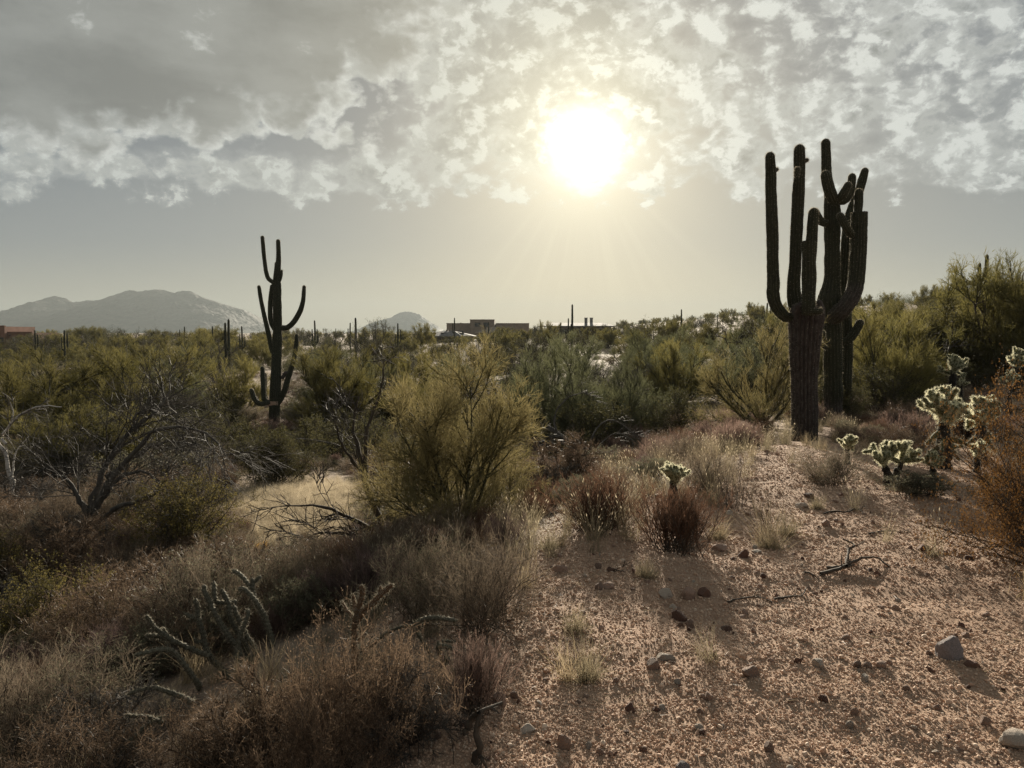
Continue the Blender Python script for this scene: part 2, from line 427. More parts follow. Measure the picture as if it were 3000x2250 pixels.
MT['joint'] = leaf_mat('cholla_joint_green', (0.055, 0.058, 0.026), (0.09, 0.095, 0.045), 0.0)
MT['ctrunk'] = rough_mat('cholla_trunk_dark', (0.012, 0.010, 0.008), (0.034, 0.027, 0.021), 14, 40, 0.01)
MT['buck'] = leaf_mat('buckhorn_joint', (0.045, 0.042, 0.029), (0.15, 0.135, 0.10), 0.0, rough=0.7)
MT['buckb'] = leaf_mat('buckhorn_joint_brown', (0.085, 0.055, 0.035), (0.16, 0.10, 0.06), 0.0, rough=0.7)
def saguaro_mat():
    m, nt, p, out = new_mat('saguaro_skin')
    v = objco(); big = NOISE(VMUL(v, (1, 1, 0.5)), 2.2, 5, 0.6); fn = NOISE(VMUL(v, (3, 3, 1)), 9, 5, 0.6)
    t = attr()                       # 1 on the corky old base, 0 on green growth
    c = MIXC(SST(fn, 0.3, 0.7), (0.026, 0.028, 0.017), (0.05, 0.05, 0.03))
    cork = MIXC(SST(fn, 0.3, 0.7), (0.035, 0.029, 0.026), (0.085, 0.07, 0.062))
    c = MIXC(SST(t + (big - 0.5) * 0.9, 0.35, 0.7), c, cork)
    nt.links.new(c.s, p.inputs['Base Color']); p.inputs['Roughness'].default_value = 0.75
    p.inputs['Specular IOR Level'].default_value = 0.2
    nt.links.new(bump(fn, 0.015), p.inputs['Normal'])
    return m
MT['sag'] = saguaro_mat()
MT['scar'] = rough_mat('cut_scar', (0.30, 0.20, 0.14), (0.42, 0.30, 0.22), 20, 60, 0.01)
MT['sagcut'] = rough_mat('dry_cut_top', (0.05, 0.04, 0.032), (0.10, 0.08, 0.06), 20, 60, 0.01)
def rock_mat(name, c1, c2, c3):
    m, nt, p, out = new_mat(name)
    v = objco(); r = objrand()
    n = NOISE(v, 14, 6, 0.65); g = NOISE(v, 70, 4, 0.7)
    c = MIXC(SST(n, 0.35, 0.65), c1, c2); c = MIXC(SST(g, 0.55, 0.7) * 0.5, c, c3)
    c = VAL(c, r * 0.7 + 0.62)
    nt.links.new(c.s, p.inputs['Base Color']); p.inputs['Roughness'].default_value = 0.85
    p.inputs['Specular IOR Level'].default_value = 0.3
    nt.links.new(bump(NOISE(v, 40, 6, 0.7), 0.012), p.inputs['Normal'])
    return m
MT['rock'] = rock_mat('pink_granite', (0.30, 0.19, 0.14), (0.42, 0.29, 0.22), (0.52, 0.42, 0.34))
MT['rockd'] = rock_mat('dark_red_rock', (0.13, 0.07, 0.05), (0.22, 0.12, 0.085), (0.30, 0.2, 0.15))
MT['rockp'] = rock_mat('pale_quartz_rock', (0.42, 0.34, 0.27), (0.56, 0.48, 0.40), (0.68, 0.62, 0.55))
MT['rockg'] = rock_mat('grey_boulder', (0.24, 0.20, 0.19), (0.36, 0.31, 0.30), (0.48, 0.43, 0.42))
def grit_mat():
    m, nt, p, out = new_mat('granite_grit')
    r = objrand(); n = nt.nodes.new('ShaderNodeValToRGB'); nt.links.new(r.s, n.inputs[0])
    cr = n.color_ramp; cr.elements[0].color = (0.33, 0.205, 0.138, 1); cr.elements[1].color = (0.56, 0.43, 0.32, 1)
    for pos, c in ((0.3, (0.42, 0.27, 0.18, 1)), (0.7, (0.49, 0.335, 0.23, 1)), (0.9, (0.49, 0.37, 0.275, 1))):
        e = cr.elements.new(pos); e.color = c
    nt.links.new(n.outputs[0], p.inputs['Base Color']); p.inputs['Roughness'].default_value = 0.8
    return m
MT['grit'] = grit_mat()
def ground_mat():
    m, nt, p, out = new_mat('granite_soil')
    v = worldpos(); t = attr('tint')     # 1 on the bare red bench, 0 in the scrub and the wash
    a = NOISE(v, 0.9, 6, 0.6); b = NOISE(v, 9, 6, 0.65); g = NOISE(v, 160, 3, 0.7); far = NOISE(v, 0.09, 5, 0.6)
    bench = MIXC(SST(b, 0.3, 0.7), (0.35, 0.225, 0.148), (0.44, 0.295, 0.205))
    bench = MIXC(SST(a, 0.42, 0.62) * 0.5, bench, (0.49, 0.35, 0.25))
    scrub = MIXC(SST(b, 0.3, 0.7), (0.20, 0.145, 0.105), (0.34, 0.26, 0.19))
    sand = MIXC(SST(far, 0.47, 0.64), scrub, (0.33, 0.265, 0.20))
    c = MIXC(t, sand, bench)
    c = MIXC(SST(g, 0.3, 0.7), VAL(c, 0.72), VAL(c, 1.15))
    nt.links.new(c.s, p.inputs['Base Color']); p.inputs['Roughness'].default_value = 0.9
    p.inputs['Specular IOR Level'].default_value = 0.2
    hb = g * 0.6 + NOISE(v, 55, 4, 0.7) + NOISE(v, 14, 4, 0.6) * 1.5
    nt.links.new(bump(hb, 0.018), p.inputs['Normal'])
    return m
MT['ground'] = ground_mat()

# ------------------------------------------------------------------ ground sheet (polar grid round the camera, out to 5.4 km)
def build_ground():
    r = [0.25]
    while r[-1] < 5400: r.append(r[-1] + max(0.035, r[-1] * 0.016))
    r = np.array(r)
    a = np.radians(np.concatenate([np.arange(-46, 46, 0.22), np.arange(46, 314, 3.0)]))
    R, Aa = np.meshgrid(r, a, indexing='ij'); X = R * np.sin(Aa); Yv = R * np.cos(Aa)
    Z = ground_z(X, Yv)
    nr, na = X.shape; idx = np.arange(nr * na).reshape(nr, na); b = np.roll(idx, -1, 1)
    Q = np.stack([idx[:-1], idx[1:], b[1:], b[:-1]], -1).reshape(-1, 4)
    acc = Acc(); u = X - edge_x(Yv)
    bench = sst(-0.9, 0.4, u + 0.5 * fbm(X / 0.9, Yv / 0.9, 3, 4)) * sst(24, 9, Yv)
    acc.add(np.stack([X, Yv, Z], -1), Q, 0, bench.reshape(-1))
    c = np.array([[0, 0, float(ground_z(0, 0))]]); V0 = np.concatenate([c, np.stack([X[0], Yv[0], Z[0]], -1)])
    i = np.arange(na); acc.add(V0, np.stack([np.zeros(na, int), 1 + i, 1 + (i + 1) % na], -1), 0, 1.0)
    o = link('ground', acc.mesh('ground', [MT['ground']], True))
    o['kind'] = 'structure'; o['label'] = 'reddish granite soil of the desert floor running out to the plain'
build_ground()

# ------------------------------------------------------------------ far mountains
def mountain(name, ridge, D, depth, label, seed, base_py=984):
    ridge = np.array(ridge, float)
    px = np.linspace(ridge[0, 0], ridge[-1, 0], 420)
    hh = (base_py - np.interp(px, ridge[:, 0], ridge[:, 1])) / F * D
    X = (px - 1500) / F * D; v = np.linspace(-1, 1, 110)
    Xg = X[:, None] * (1 + 0 * v)[None]; Yg = D + v[None, :] * depth + 0 * Xg
    prof = np.clip(1 - np.abs(v), 0, 1) ** 0.85
    rough = 0.30 * fbm(Xg / 170, Yg / 170, 6, seed, 0.6)
    k = prof[None] * (1 + rough * (0.25 + 1.2 * np.abs(v))[None])
    crag = 8 * np.abs(fbm(Xg / 20, Yg / 20, 3, seed + 9)) * sst(5, 40, hh)[:, None] * (prof > 0.3)[None]
    Z = -1.2 + hh[:, None] * k + crag - 6 * (np.abs(v) > 0.97)[None]
    n, mm = Z.shape; idx = np.arange(n * mm).reshape(n, mm)
    Q = np.stack([idx[:-1, :-1], idx[1:, :-1], idx[1:, 1:], idx[:-1, 1:]], -1).reshape(-1, 4)
    acc = Acc(); acc.add(np.stack([Xg, Yg, Z], -1), Q)
    o = link(name, acc.mesh(name, [MT['mount']], False)); tag(o, label, None, None, 'structure')
MT['mount'] = rough_mat('mountain_scrub', (0.05, 0.046, 0.040), (0.085, 0.076, 0.064), 0.03, 0.08, 2.0)
def c6(x, y): return (x * .5425, 860 + y * .5425)
def c5(x, y): return (1100 + x * .5425, 860 + y * .5425)
mountain('mountain', [c6(*q) for q in [(-22, 232), (0, 208), (30, 183), (80, 150), (140, 125), (200, 90), (260, 45), (305, 32), (360, 38), (410, 62), (470, 52), (550, 50), (600, 35), (690, 5), (720, 3), (780, 15), (880, 3), (960, 22), (1000, 10), (1050, 12), (1100, 40), (1180, 62), (1240, 75), (1320, 105), (1400, 165), (1430, 185), (1520, 186), (1600, 200), (1700, 228)]], 3300, 520,
         'long craggy grey mountain ridge on the horizon behind the left saguaro', 31)
mountain('hill', [c5(*q) for q in [(-90, 215), (-40, 185), (0, 170), (40, 160), (90, 145), (130, 120), (150, 114), (200, 117), (240, 135), (280, 160), (315, 185), (370, 215)]], 4000, 300,
         'small pale cone shaped hill on the horizon left of the far houses', 57)

# ------------------------------------------------------------------ haze
def build_haze():
    m = bpy.data.materials.new('dusty_air'); m.use_nodes = True; nt = m.node_tree; nt.nodes.clear()
    out = nt.nodes.new('ShaderNodeOutputMaterial'); v = nt.nodes.new('ShaderNodeVolumePrincipled')
    v.inputs['Color'].default_value = (0.29, 0.325, 0.335, 1); v.inputs['Density'].default_value = 0.00018
    v.inputs['Anisotropy'].default_value = 0.25
    nt.links.new(v.outputs[0], out.inputs['Volume'])
    X, Y0, Y1, Z0, Z1 = 5600, -5600, 5600, -8, 222
    V = [(sx * X, y, z) for z in (Z0, Z1) for y in (Y0, Y1) for sx in (-1, 1)]
    acc = Acc(); acc.add(V, [(0, 2, 3, 1), (4, 5, 7, 6), (0, 1, 5, 4), (2, 6, 7, 3), (0, 4, 6, 2), (1, 3, 7, 5)])
    o = link('haze', acc.mesh('haze', [m], False)); tag(o, 'thin dusty haze over the desert', None, None, 'stuff')
build_haze()
#@@STRUCT_END

# ------------------------------------------------------------------ plant builders: each returns {part name: mesh}
def cone_dirs(rng, n, a0, a1, strat=True):
    az = (np.arange(n) + rng.uniform(-.3, .3, n)) / n * 2 * PI + rng.uniform(0, 6.3) if strat else rng.uniform(0, 2 * PI, n)
    an = np.radians(rng.uniform(a0, a1, n))
    return np.stack([np.sin(an) * np.cos(az), np.sin(an) * np.sin(az), np.cos(an)], -1)

def palo_verde(seed, H, limbs=6, spread=(12, 55), mats=('pv', 'pv_bark'), n=(8, 8, 9, 3), up=0.12, thick=0.045, tw=0.0055, droop=0.0, ang=(38, 32, 30, 32), skirt=5, brk=0.45):
    rng = np.random.default_rng(seed)
    D = cone_dirs(rng, limbs, *spread)
    L0 = H * rng.uniform(0.72, 0.95, limbs)
    if skirt:                                            # low limbs that keep the crown down to the ground
        D = np.concatenate([D, cone_dirs(rng, skirt, 58, 86)]); L0 = np.concatenate([L0, H * rng.uniform(.42, .62, skirt)]); limbs += skirt
    l0 = walk(rng, rng.normal(size=(limbs, 3)) * [.05, .05, 0] * H * .4 - [0, 0, .06], D, L0, 8, 0.11, up * 0.5)
    l1, p1 = spawn(rng, l0, n[0], 0.08, 0.98, ang[0], 10, H * 0.46, 6, 0.11, up, up * .4, 0.45)
    l2, p2 = spawn(rng, l1, n[1], 0.15, 1.0, ang[1], 12, H * 0.22, 5, 0.12, up * .8, up * .2 - droop, 0.4)
    l3, p3 = spawn(rng, l2, n[2], 0.1, 1.0, ang[2], 14, H * 0.115, 3, 0.13, up * .6, -droop, 0.3)
    l4, p4 = spawn(rng, l3, n[3], 0.2, 1.0, ang[3], 14, H * 0.05, 2, 0.1, up * .4, 0, 0.2)
    a = Acc()
    tubes(a, l0, rad(limbs, 8, thick * H * .4, thick * H * .1, rng), 7)
    tubes(a, l1, rad(len(l1), 6, thick * H * .14, thick * H * .03, rng), 5)
    c = Acc()
    ta = np.clip(rng.normal(brk, 0.2, len(l1)), 0, 1)          # clumps of lighter and darker sprays
    tubes(c, l2, rad(len(l2), 5, tw * 1.6, tw * .6), 3, 0, ta[p2] * .5)
    t3 = np.clip(ta[p2[p3]] + rng.normal(0, .18, len(l3)), 0, 1)
    ribbons(c, l3, np.full(len(l3), tw * 1.5), rng, 0, t3)
    ribbons(c, l4, np.full(len(l4), tw * 1.2), rng, 0, np.clip(t3[p4] + rng.normal(0.1, .15, len(l4)), 0, 1))
    return {'trunk': a.mesh('trunk', [MT[mats[1]]]), 'crown': c.mesh('crown', [MT[mats[0]]], False)}

def leaf_bush(seed, H, stems=9, spread=(5, 55), mats=('creo', 'bark'), n=(7, 7), nl=14, leaf=(0.03, 0.016), up=0.12, thick=0.012, wob=0.14, tree=False, skirt=7):
    rng = np.random.default_rng(seed)
    D0 = np.concatenate([cone_dirs(rng, stems, *spread), cone_dirs(rng, skirt, 55, 85)]); L0 = np.concatenate([H * rng.uniform(.65, .95, stems), H * rng.uniform(.4, .6, skirt)]); stems += skirt
    l0 = walk(rng, rng.normal(size=(stems, 3)) * [.06, .06, 0] * H - [0, 0, .05], D0, L0, 7, wob, up * .5)
    l1, p1 = spawn(rng, l0, n[0], 0.12, 1.0, 40, 12, H * .42, 5, wob, up, up * .3, 0.4)
    l2, p2 = spawn(rng, l1, n[1], 0.2, 1.0, 40, 15, H * .2, 4, wob, up * .8, 0, 0.3)
    l3, p3 = spawn(rng, l2, 3, 0.2, 1.0, 40, 15, H * .09, 3, wob, up * .6, 0, 0.2)
    a = Acc()
    tubes(a, l0, rad(stems, 7, thick * H * 1.2, thick * H * .4, rng), 5)
    tubes(a, l1, rad(len(l1), 5, thick * H * .45, thick * H * .12), 4)
    tubes(a, l2, rad(len(l2), 4, thick * H * .16, thick * H * .06), 3)
    ribbons(a, l3, np.full(len(l3), thick * H * .12), rng)
    c = Acc()
    ta = np.clip(rng.normal(.42, .22, len(l1)), 0, 1)
    m = len(l3); par = np.repeat(np.arange(m), nl // 3 + 1); t = rng.uniform(0, 2, len(par)); i = np.minimum(t.astype(int), 1); f = (t - i)[:, None]
    C = l3[par, i] * (1 - f) + l3[par, i + 1] * f
    Dl = nrm(l3[par, i + 1] - l3[par, i] + rng.normal(size=(len(par), 3)) * .8 + [0, 0, .35])
    s = rng.uniform(.6, 1.25, len(par))
    leaves(c, C, Dl, leaf[0] * s, leaf[1] * s, rng, 0, np.clip(ta[p2[p3[par]]] + rng.normal(0, .22, len(par)), 0, 1))
    return {'trunk' if tree else 'stems': a.mesh('stems', [MT[mats[1]]]), 'crown' if tree else 'foliage': c.mesh('foliage', [MT[mats[0]]], False)}

def twig_shrub(seed, H, stems=60, spread=(0, 60), mat='brown', n=(8, 7), up=0.05, wob=0.16, tw=0.005, core=0.16, leaf=None, leafmat=None, nl=3, ang=(32, 38), base='bark'):
    """a dome of many fine stems from one base, optionally with small dry leaves"""
    rng = np.random.default_rng(seed)
    O = rng.normal(size=(stems, 3)) * [core * H * .5, core * H * .5, 0] - [0, 0, .03]
    l0 = walk(rng, O, cone_dirs(rng, stems, spread[0], spread[1], False), H * rng.uniform(.6, 1.0, stems), 6, wob, up)
    l1, p1 = spawn(rng, l0, n[0], 0.2, 1.0, ang[0], 12, H * .38, 4, wob, up * 1.5, up, 0.5)
    l2, p2 = spawn(rng, l1, n[1], 0.15, 1.0, ang[1], 14, H * .15, 3, wob, up, 0, 0.3)
    a = Acc(); tubes(a, l0, rad(stems, 6, tw * 1.0, tw * .45, rng), 3, 0, .3)
    c = Acc(); ta = np.clip(rng.normal(.45, .22, stems), 0, 1)
    t1 = np.clip(ta[p1] + rng.normal(0, .15, len(l1)), 0, 1)
    ribbons(c, l1, np.full(len(l1), tw * 1.1), rng, 0, t1)
    ribbons(c, l2, np.full(len(l2), tw * .75), rng, 0, np.clip(t1[p2] + rng.normal(.05, .2, len(l2)), 0, 1))
    mats = [MT[mat]]
    if leaf:
        mats.append(MT[leafmat or mat]); par = np.repeat(np.arange(len(l2)), nl); f = rng.uniform(0, 1, len(par))[:, None]
        C = l2[par, 1] * (1 - f) + l2[par, 2] * f; s = rng.uniform(.5, 1.3, len(par))
        leaves(c, C, rng.normal(size=C.shape) + [0, 0, .5], leaf[0] * s, leaf[1] * s, rng, 1, rng.uniform(0, 1, len(par)))
    return {'stems': a.mesh('stems', [MT[base]], False), 'twigs': c.mesh('twigs', mats, False)}

def grass_tuft(seed, H, R=0.08, n=160, mat='straw', spread=(0, 40), w=0.004, seeds=0, bend=-0.12):
    rng = np.random.default_rng(seed)
    O = rng.normal(size=(n, 3)) * [R * .45, R * .45, 0] - [0, 0, .01]
    P = walk(rng, O, cone_dirs(rng, n, *spread, False), H * rng.uniform(.45, 1.0, n), 5, 0.09, bend)
    c = Acc(); ribbons(c, P, np.full(n, w), rng, 0, np.clip(rng.normal(.5, .3, n), 0, 1))
    mats = [MT[mat]]
    if seeds:
        mats.append(MT['seed']); k = rng.integers(0, n, seeds); d = P[k, -1] - P[k, -2]
        leaves(c, P[k, -1], d + rng.normal(size=d.shape) * .01, rng.uniform(.02, .042, seeds), .0055, rng, 1, rng.uniform(0, 1, seeds))
    return c.mesh('grass', mats, False)

def dead_from(seed, limbs, radii, mats=('dead', 'deadtw'), n=(7, 7, 5), L=(0.9, 0.4, 0.16), bend=-0.03, ang=(40, 42, 42), up=0.0, wob=0.13, tw=0.005, sides=8, t0=0.25):
    """bare dead wood grown on given limb polylines (local coordinates)"""
    rng = np.random.default_rng(seed)
    a = Acc(); res = []
    for P, (r0, r1) in zip(limbs, radii):
        Q = smooth_path(np.array(P, float), 14); Q = Q + rng.normal(size=Q.shape) * r0 * .25
        tubes(a, Q[None], rad(1, 14, r0, r1) * (1 + .12 * rng.normal(size=(1, 14))), sides, 0, .5); res.append(Q)
    l0 = np.stack(res)
    l1, p1 = spawn(rng, l0, n[0], t0, 1.0, ang[0], 14, L[0], 7, wob, up, bend, 0.4)
    l2, p2 = spawn(rng, l1, n[1], 0.2, 1.0, ang[1], 14, L[1], 5, wob, 0, bend, 0.3)
    l3, p3 = spawn(rng, l2, n[2], 0.2, 1.0, ang[2], 14, L[2], 3, wob, 0, bend, 0.2)
    r1 = np.array([r[1] for r in radii])
    R1 = np.maximum(np.repeat(r1, n[0])[:, None] * np.linspace(.8, .3, 7)[None], tw * .8)
    b = Acc()
    tubes(b, l1, R1, 5, 0, .5)
    tubes(b, l2, rad(len(l2), 5, tw * 1.1, tw * .5), 3, 0, np.clip(rng.normal(.5, .25, len(l2)), 0, 1))
    ribbons(b, l3, np.full(len(l3), tw), rng, 0, np.clip(rng.normal(.5, .25, len(l3)), 0, 1))
    return {'trunk': a.mesh('trunk', [MT[mats[0]]]), 'branches': b.mesh('branches', [MT[mats[1]]], True)}

def smooth_path(P, n):
    """Catmull-Rom through the points, n samples evenly by length"""
    P = np.asarray(P, float); Q = np.concatenate([2 * P[:1] - P[1:2], P, 2 * P[-1:] - P[-2:-1]])
    out = []
    for i in range(1, len(Q) - 2):
        t = np.linspace(0, 1, 16, endpoint=False)[:, None]; p0, p1, p2, p3 = Q[i - 1:i + 3]
        out.append(.5 * ((2 * p1) + (-p0 + p2) * t + (2 * p0 - 5 * p1 + 4 * p2 - p3) * t ** 2 + (-p0 + 3 * p1 - 3 * p2 + p3) * t ** 3))
    out.append(P[-1:]); out = np.concatenate(out)
    s = np.concatenate([[0], np.cumsum(np.linalg.norm(np.diff(out[:, :3], axis=0), axis=1))])
    u = np.linspace(0, s[-1], n)
    return np.stack([np.interp(u, s, out[:, j]) for j in range(out.shape[1])], -1)

# ------------------------------------------------------------------ saguaro columns
def saguaro_column(path, ribs=16, cap=True, cork=lambda z: 0.0, seed=0, spines=True, step=0.07, cut=False, spl=0.035, neck=False, capf=1.15):
    """path rows (x, y, z, radius), local; a ribbed, round-topped column with spines along the rib crests"""
    rng = np.random.default_rng(seed)
    path = np.array(path, float)
    Lg = np.linalg.norm(np.diff(path[:, :3], axis=0), axis=1).sum(); n = max(6, int(Lg / step))
    Q = smooth_path(path, n); P = Q[:, :3]; R = Q[:, 3].copy()
    R = R * (1 + 0.035 * np.interp(np.arange(n), np.arange(0, n + 6, 4), rng.normal(size=len(np.arange(0, n + 6, 4)))))
    if neck: R[:3] *= [0.72, 0.85, 0.95]
    T = np.gradient(P, axis=0); T = nrm(T)
    if cap:                                            # round the tip
        k = 7; a = np.linspace(0, PI / 2, k + 1)[1:]
        P = np.concatenate([P, P[-1] + T[-1] * (R[-1] * capf * np.sin(a))[:, None]]); T = np.concatenate([T, np.repeat(T[-1:], k, 0)])
        R = np.concatenate([R, np.maximum(R[-1] * np.cos(a), R[-1] * .05)])
    n = len(P); m = ribs * 4
    ref = np.array([0.15, 1.0, 0.1]); U = np.empty_like(P); u = nrm(np.cross(T[0], ref))
    for i in range(n):
        u = nrm(u - T[i] * np.dot(u, T[i])); U[i] = u
    W = np.cross(T, U); th = np.arange(m) / m * 2 * PI
    prof = 1 - 0.24 * (1 - np.abs(np.cos(th * ribs / 2)))
    wv = 1 + 0.018 * rng.normal(size=(n, m))
    rr = R[:, None] * prof[None] * wv
    V = P[:, None] + rr[..., None] * (np.cos(th)[None, :, None] * U[:, None] + np.sin(th)[None, :, None] * W[:, None])
    idx = np.arange(n * m).reshape(n, m); b = np.roll(idx, -1, 1)
    a = Acc(); ck = np.array([cork(z) for z in P[:, 2]])
    a.add(V, np.stack([idx[:-1], b[:-1], b[1:], idx[1:]], -1).reshape(-1, 4), 0, np.repeat(ck, m))
    i = np.arange(m)
    if cap or cut:
        c = np.concatenate([P[-1:] + T[-1:] * (0.02 if cap else -0.03), V[-1]])
        a.add(c, np.stack([np.zeros(m, int), 1 + i, 1 + (i + 1) % m], -1), 2 if cut else 0, 0.0 if cap else 1.0)
    if spines:
        cr = np.arange(ribs) * 4; sp = []
        for j in cr:
            z = np.arange(0, n - 1, 1.0 if step > .05 else 1.5)
            for rep in range(3):
                f = np.clip(z + rng.uniform(0, 1, len(z)), 0, n - 1.001); q = f.astype(int); fr = (f - q)[:, None]
                base = V[q, j] * (1 - fr) + V[q + 1, j] * fr; out = nrm(base - P[q] * (1 - fr) - P[q + 1] * fr)
                sp.append((base, nrm(out + rng.normal(size=out.shape) * .45 + T[q] * .15)))
        B = np.concatenate([s[0] for s in sp]); Dd = np.concatenate([s[1] for s in sp])
        ribbons(a, np.stack([B, B + Dd * spl * rng.uniform(.5, 1.1, (len(B), 1))], 1), np.full(len(B), .0035), rng, 1, rng.uniform(0, 1, len(B)))
    return a.mesh('column', [MT['sag'], MT['spined'], MT['sagcut']], True)

def px_path(rows, D, base):
    """rows (px, py, radius px[, depth offset]) traced at forward distance D -> local metric path"""
    out = []
    for r in rows:
        d = D + (r[3] if len(r) > 3 else 0.0); p = PT(r[0], r[1], d) - base
        out.append((*p, r[2] / F * d))
    return out
def place_saguaro(name, base, D, parts, label, ribs=18, cork=None, step=.07, seed=0, group=None):
    t = thing(name, base, label, 'saguaro cactus', group)
    for i, (pn, rows, kw) in enumerate(parts):
        kw = dict(kw); rb = kw.pop('ribs', ribs); ck = kw.pop('cork', cork or (lambda z: 0.0)); st = kw.pop('step', step)
        me = saguaro_column(px_path(rows, D, base), rb, cork=ck, seed=seed + i, step=st, **kw)
        link(pn, me, t)
    return t

# --- the right-hand group: front saguaro with cut arms, two slimmer ones right behind it
B1 = at(2357, 1290); D1 = B1[1]
corkF = lambda z: float(np.interp(z, [0, 1.6, 2.9, 3.4, 4.2], [1, .9, .75, .5, .1]))
low = lambda z: float(np.interp(z, [0, .5, 1.2, 3], [.95, .6, .25, .1]))
dark = lambda z: 0.05
R1 = [
 ('trunk', [(2357, 1300, 39), (2357, 1200, 36), (2356, 1100, 38), (2358, 1000, 43), (2361, 945, 47), (2364, 915, 46), (2366, 902, 40)], dict(ribs=22, cork=corkF, capf=.35)),
 ('arm', [(2326, 928, 17), (2306, 930, 17), (2289, 917, 18), (2272, 893, 18), (2264, 858, 18), (2266, 835, 17.5), (2264, 782, 17), (2263, 691, 16.5), (2259, 571, 15.5), (2258, 510, 15), (2256, 462, 14)], dict(ribs=14, neck=True)),
 ('arm', [(2334, 915, 18, .22), (2330, 887, 20, .22), (2325, 842, 18, .22), (2329, 782, 17.5, .22), (2333, 691, 17, .2), (2339, 571, 17, .2), (2342, 510, 16.5, .2), (2342, 442, 14.5, .2)], dict(ribs=14)),
 ('arm', [(2366, 922, 15, -.36), (2368, 905, 19, -.38), (2370, 840, 20, -.36), (2370, 780, 20, -.34), (2370, 706, 19.5, -.33)], dict(ribs=14, cap=False, cut=True, cork=lambda z: .25)),
 ('arm', [(2376, 760, 14, .05), (2378, 703, 15.5, .05), (2380, 661, 15.5, .05), (2383, 626, 14.5, .05)], dict(ribs=13)),
 ('bud', [(2266, 500, 4), (2272, 499, 6), (2275, 497, 5)], dict(ribs=9, step=.03)),
 ('bud', [(2352, 475, 4, .2), (2358, 472, 6, .2), (2362, 470, 6, .2)], dict(ribs=9, step=.03)),
 ('bud', [(2334, 520, 5, -.1), (2335, 508, 8, -.1), (2336, 498, 8, -.1)], dict(ribs=10, step=.03)),
 ('bud', [(2374, 912, 8, -.45), (2392, 913, 9, -.5), (2402, 911, 9, -.5)], dict(ribs=10, step=.03)),
 ('burl', [(2396, 965, 12, -.1), (2401, 930, 14, -.15), (2403, 903, 13, -.15), (2400, 890, 10, -.15)], dict(ribs=9, cork=lambda z: 1.0, spines=False)),
 ('burl', [(2330, 915, 10, -.25), (2345, 893, 9, -.3), (2365, 892, 8, -.32)], dict(ribs=9, cork=lambda z: 1.0, spines=False)),
]
place_saguaro('saguaro', B1, D1, R1, 'thick grey-barked front saguaro of the right-hand clump, one cut-off arm before its trunk', seed=100)
B2 = at(2441, 1244); D2 = B2[1]
R2 = [
 ('trunk', [(2441, 1250, 25), (2441, 1160, 25), (2440, 1040, 26), (2438, 960, 27), (2432, 905, 32), (2430, 872, 31), (2437, 812, 21.5), (2438, 691, 22), (2438, 620, 23), (2435, 580, 19), (2428, 545, 15), (2422, 510, 14), (2420, 450, 13.5), (2419, 422, 13)], dict(ribs=17, cork=low)),
 ('arm', [(2446, 595, 11, -.25), (2440, 585, 14, -.3), (2430, 560, 14.5, -.32), (2423, 535, 14.5, -.32), (2419, 516, 14, -.32)], dict(ribs=12)),
 ('arm', [(2450, 585, 11, -.1), (2466, 590, 12, -.12), (2481, 581, 12.5, -.14), (2492, 556, 12, -.14), (2495, 530, 11.5, -.14), (2496, 521, 11, -.14)], dict(ribs=12)),
 ('arm', [(2452, 588, 10, -.3), (2466, 574, 11.5, -.4), (2477, 556, 11, -.42), (2483, 545, 10.5, -.42)], dict(ribs=11)),
 ('arm', [(2424, 655, 9, -.1), (2408, 652, 11, -.12), (2398, 638, 11, -.12), (2390, 622, 10.5, -.12)], dict(ribs=11)),
 ('arm', [(2436, 935, 20, -.05), (2446, 926, 24, -.2), (2462, 914, 24, -.34), (2480, 893, 24, -.40), (2497, 866, 24, -.38), (2508, 827, 23, -.32), (2514, 752, 22.5, -.28), (2516, 691, 22.5, -.26), (2518, 622, 22, -.26)], dict(ribs=16, cap=False, cut=True, cork=lambda z: float(np.interp(z, [2, 3.2, 4], [.7, .5, .1])))),
 ('arm', [(2512, 628, 11, -.2), (2515, 600, 12.5, -.2), (2516, 567, 12, -.2)], dict(ribs=11)),
 ('arm', [(2497, 690, 9, -.38), (2489, 683, 11, -.44), (2478, 665, 11, -.48), (2469, 646, 10.5, -.48), (2463, 634, 10, -.48)], dict(ribs=11)),
 ('bud', [(2418, 1000, 4, -.25), (2411, 985, 6, -.3), (2411, 975, 6, -.3)], dict(ribs=9, step=.03)),
 ('bud', [(2420, 1020, 5, -.2), (2408, 1010, 7, -.3), (2403, 1008, 7, -.32)], dict(ribs=9, step=.03)),
]
place_saguaro('saguaro', B2, D2, R2, 'tall middle saguaro of the right-hand clump, forked top and big cut-off arm at right', seed=140)
B3 = at(2478, 1240) + np.array([0, .25, 0]); B3[2] = float(ground_z(B3[0], B3[1])); D3 = B3[1]
R3 = [
 ('trunk', [(2474, 1250, 14), (2477, 1150, 15), (2481, 1040, 16), (2478, 930, 16.5), (2472, 850, 15), (2474, 800, 15), (2481, 691, 15), (2491, 631, 14.5), (2512, 575, 13.5), (2527, 525, 12), (2533, 504, 10.5)], dict(ribs=14, cork=low)),
 ('arm', [(2470, 1000, 9, -.2), (2484, 997, 11, -.25), (2500, 981, 12, -.26), (2512, 960, 12, -.26), (2518, 949, 11.5, -.26)], dict(ribs=12)),
]
place_saguaro('saguaro', B3, D3, R3, 'slender rear saguaro of the right-hand clump leaning right at its top, small arm low down', seed=170)

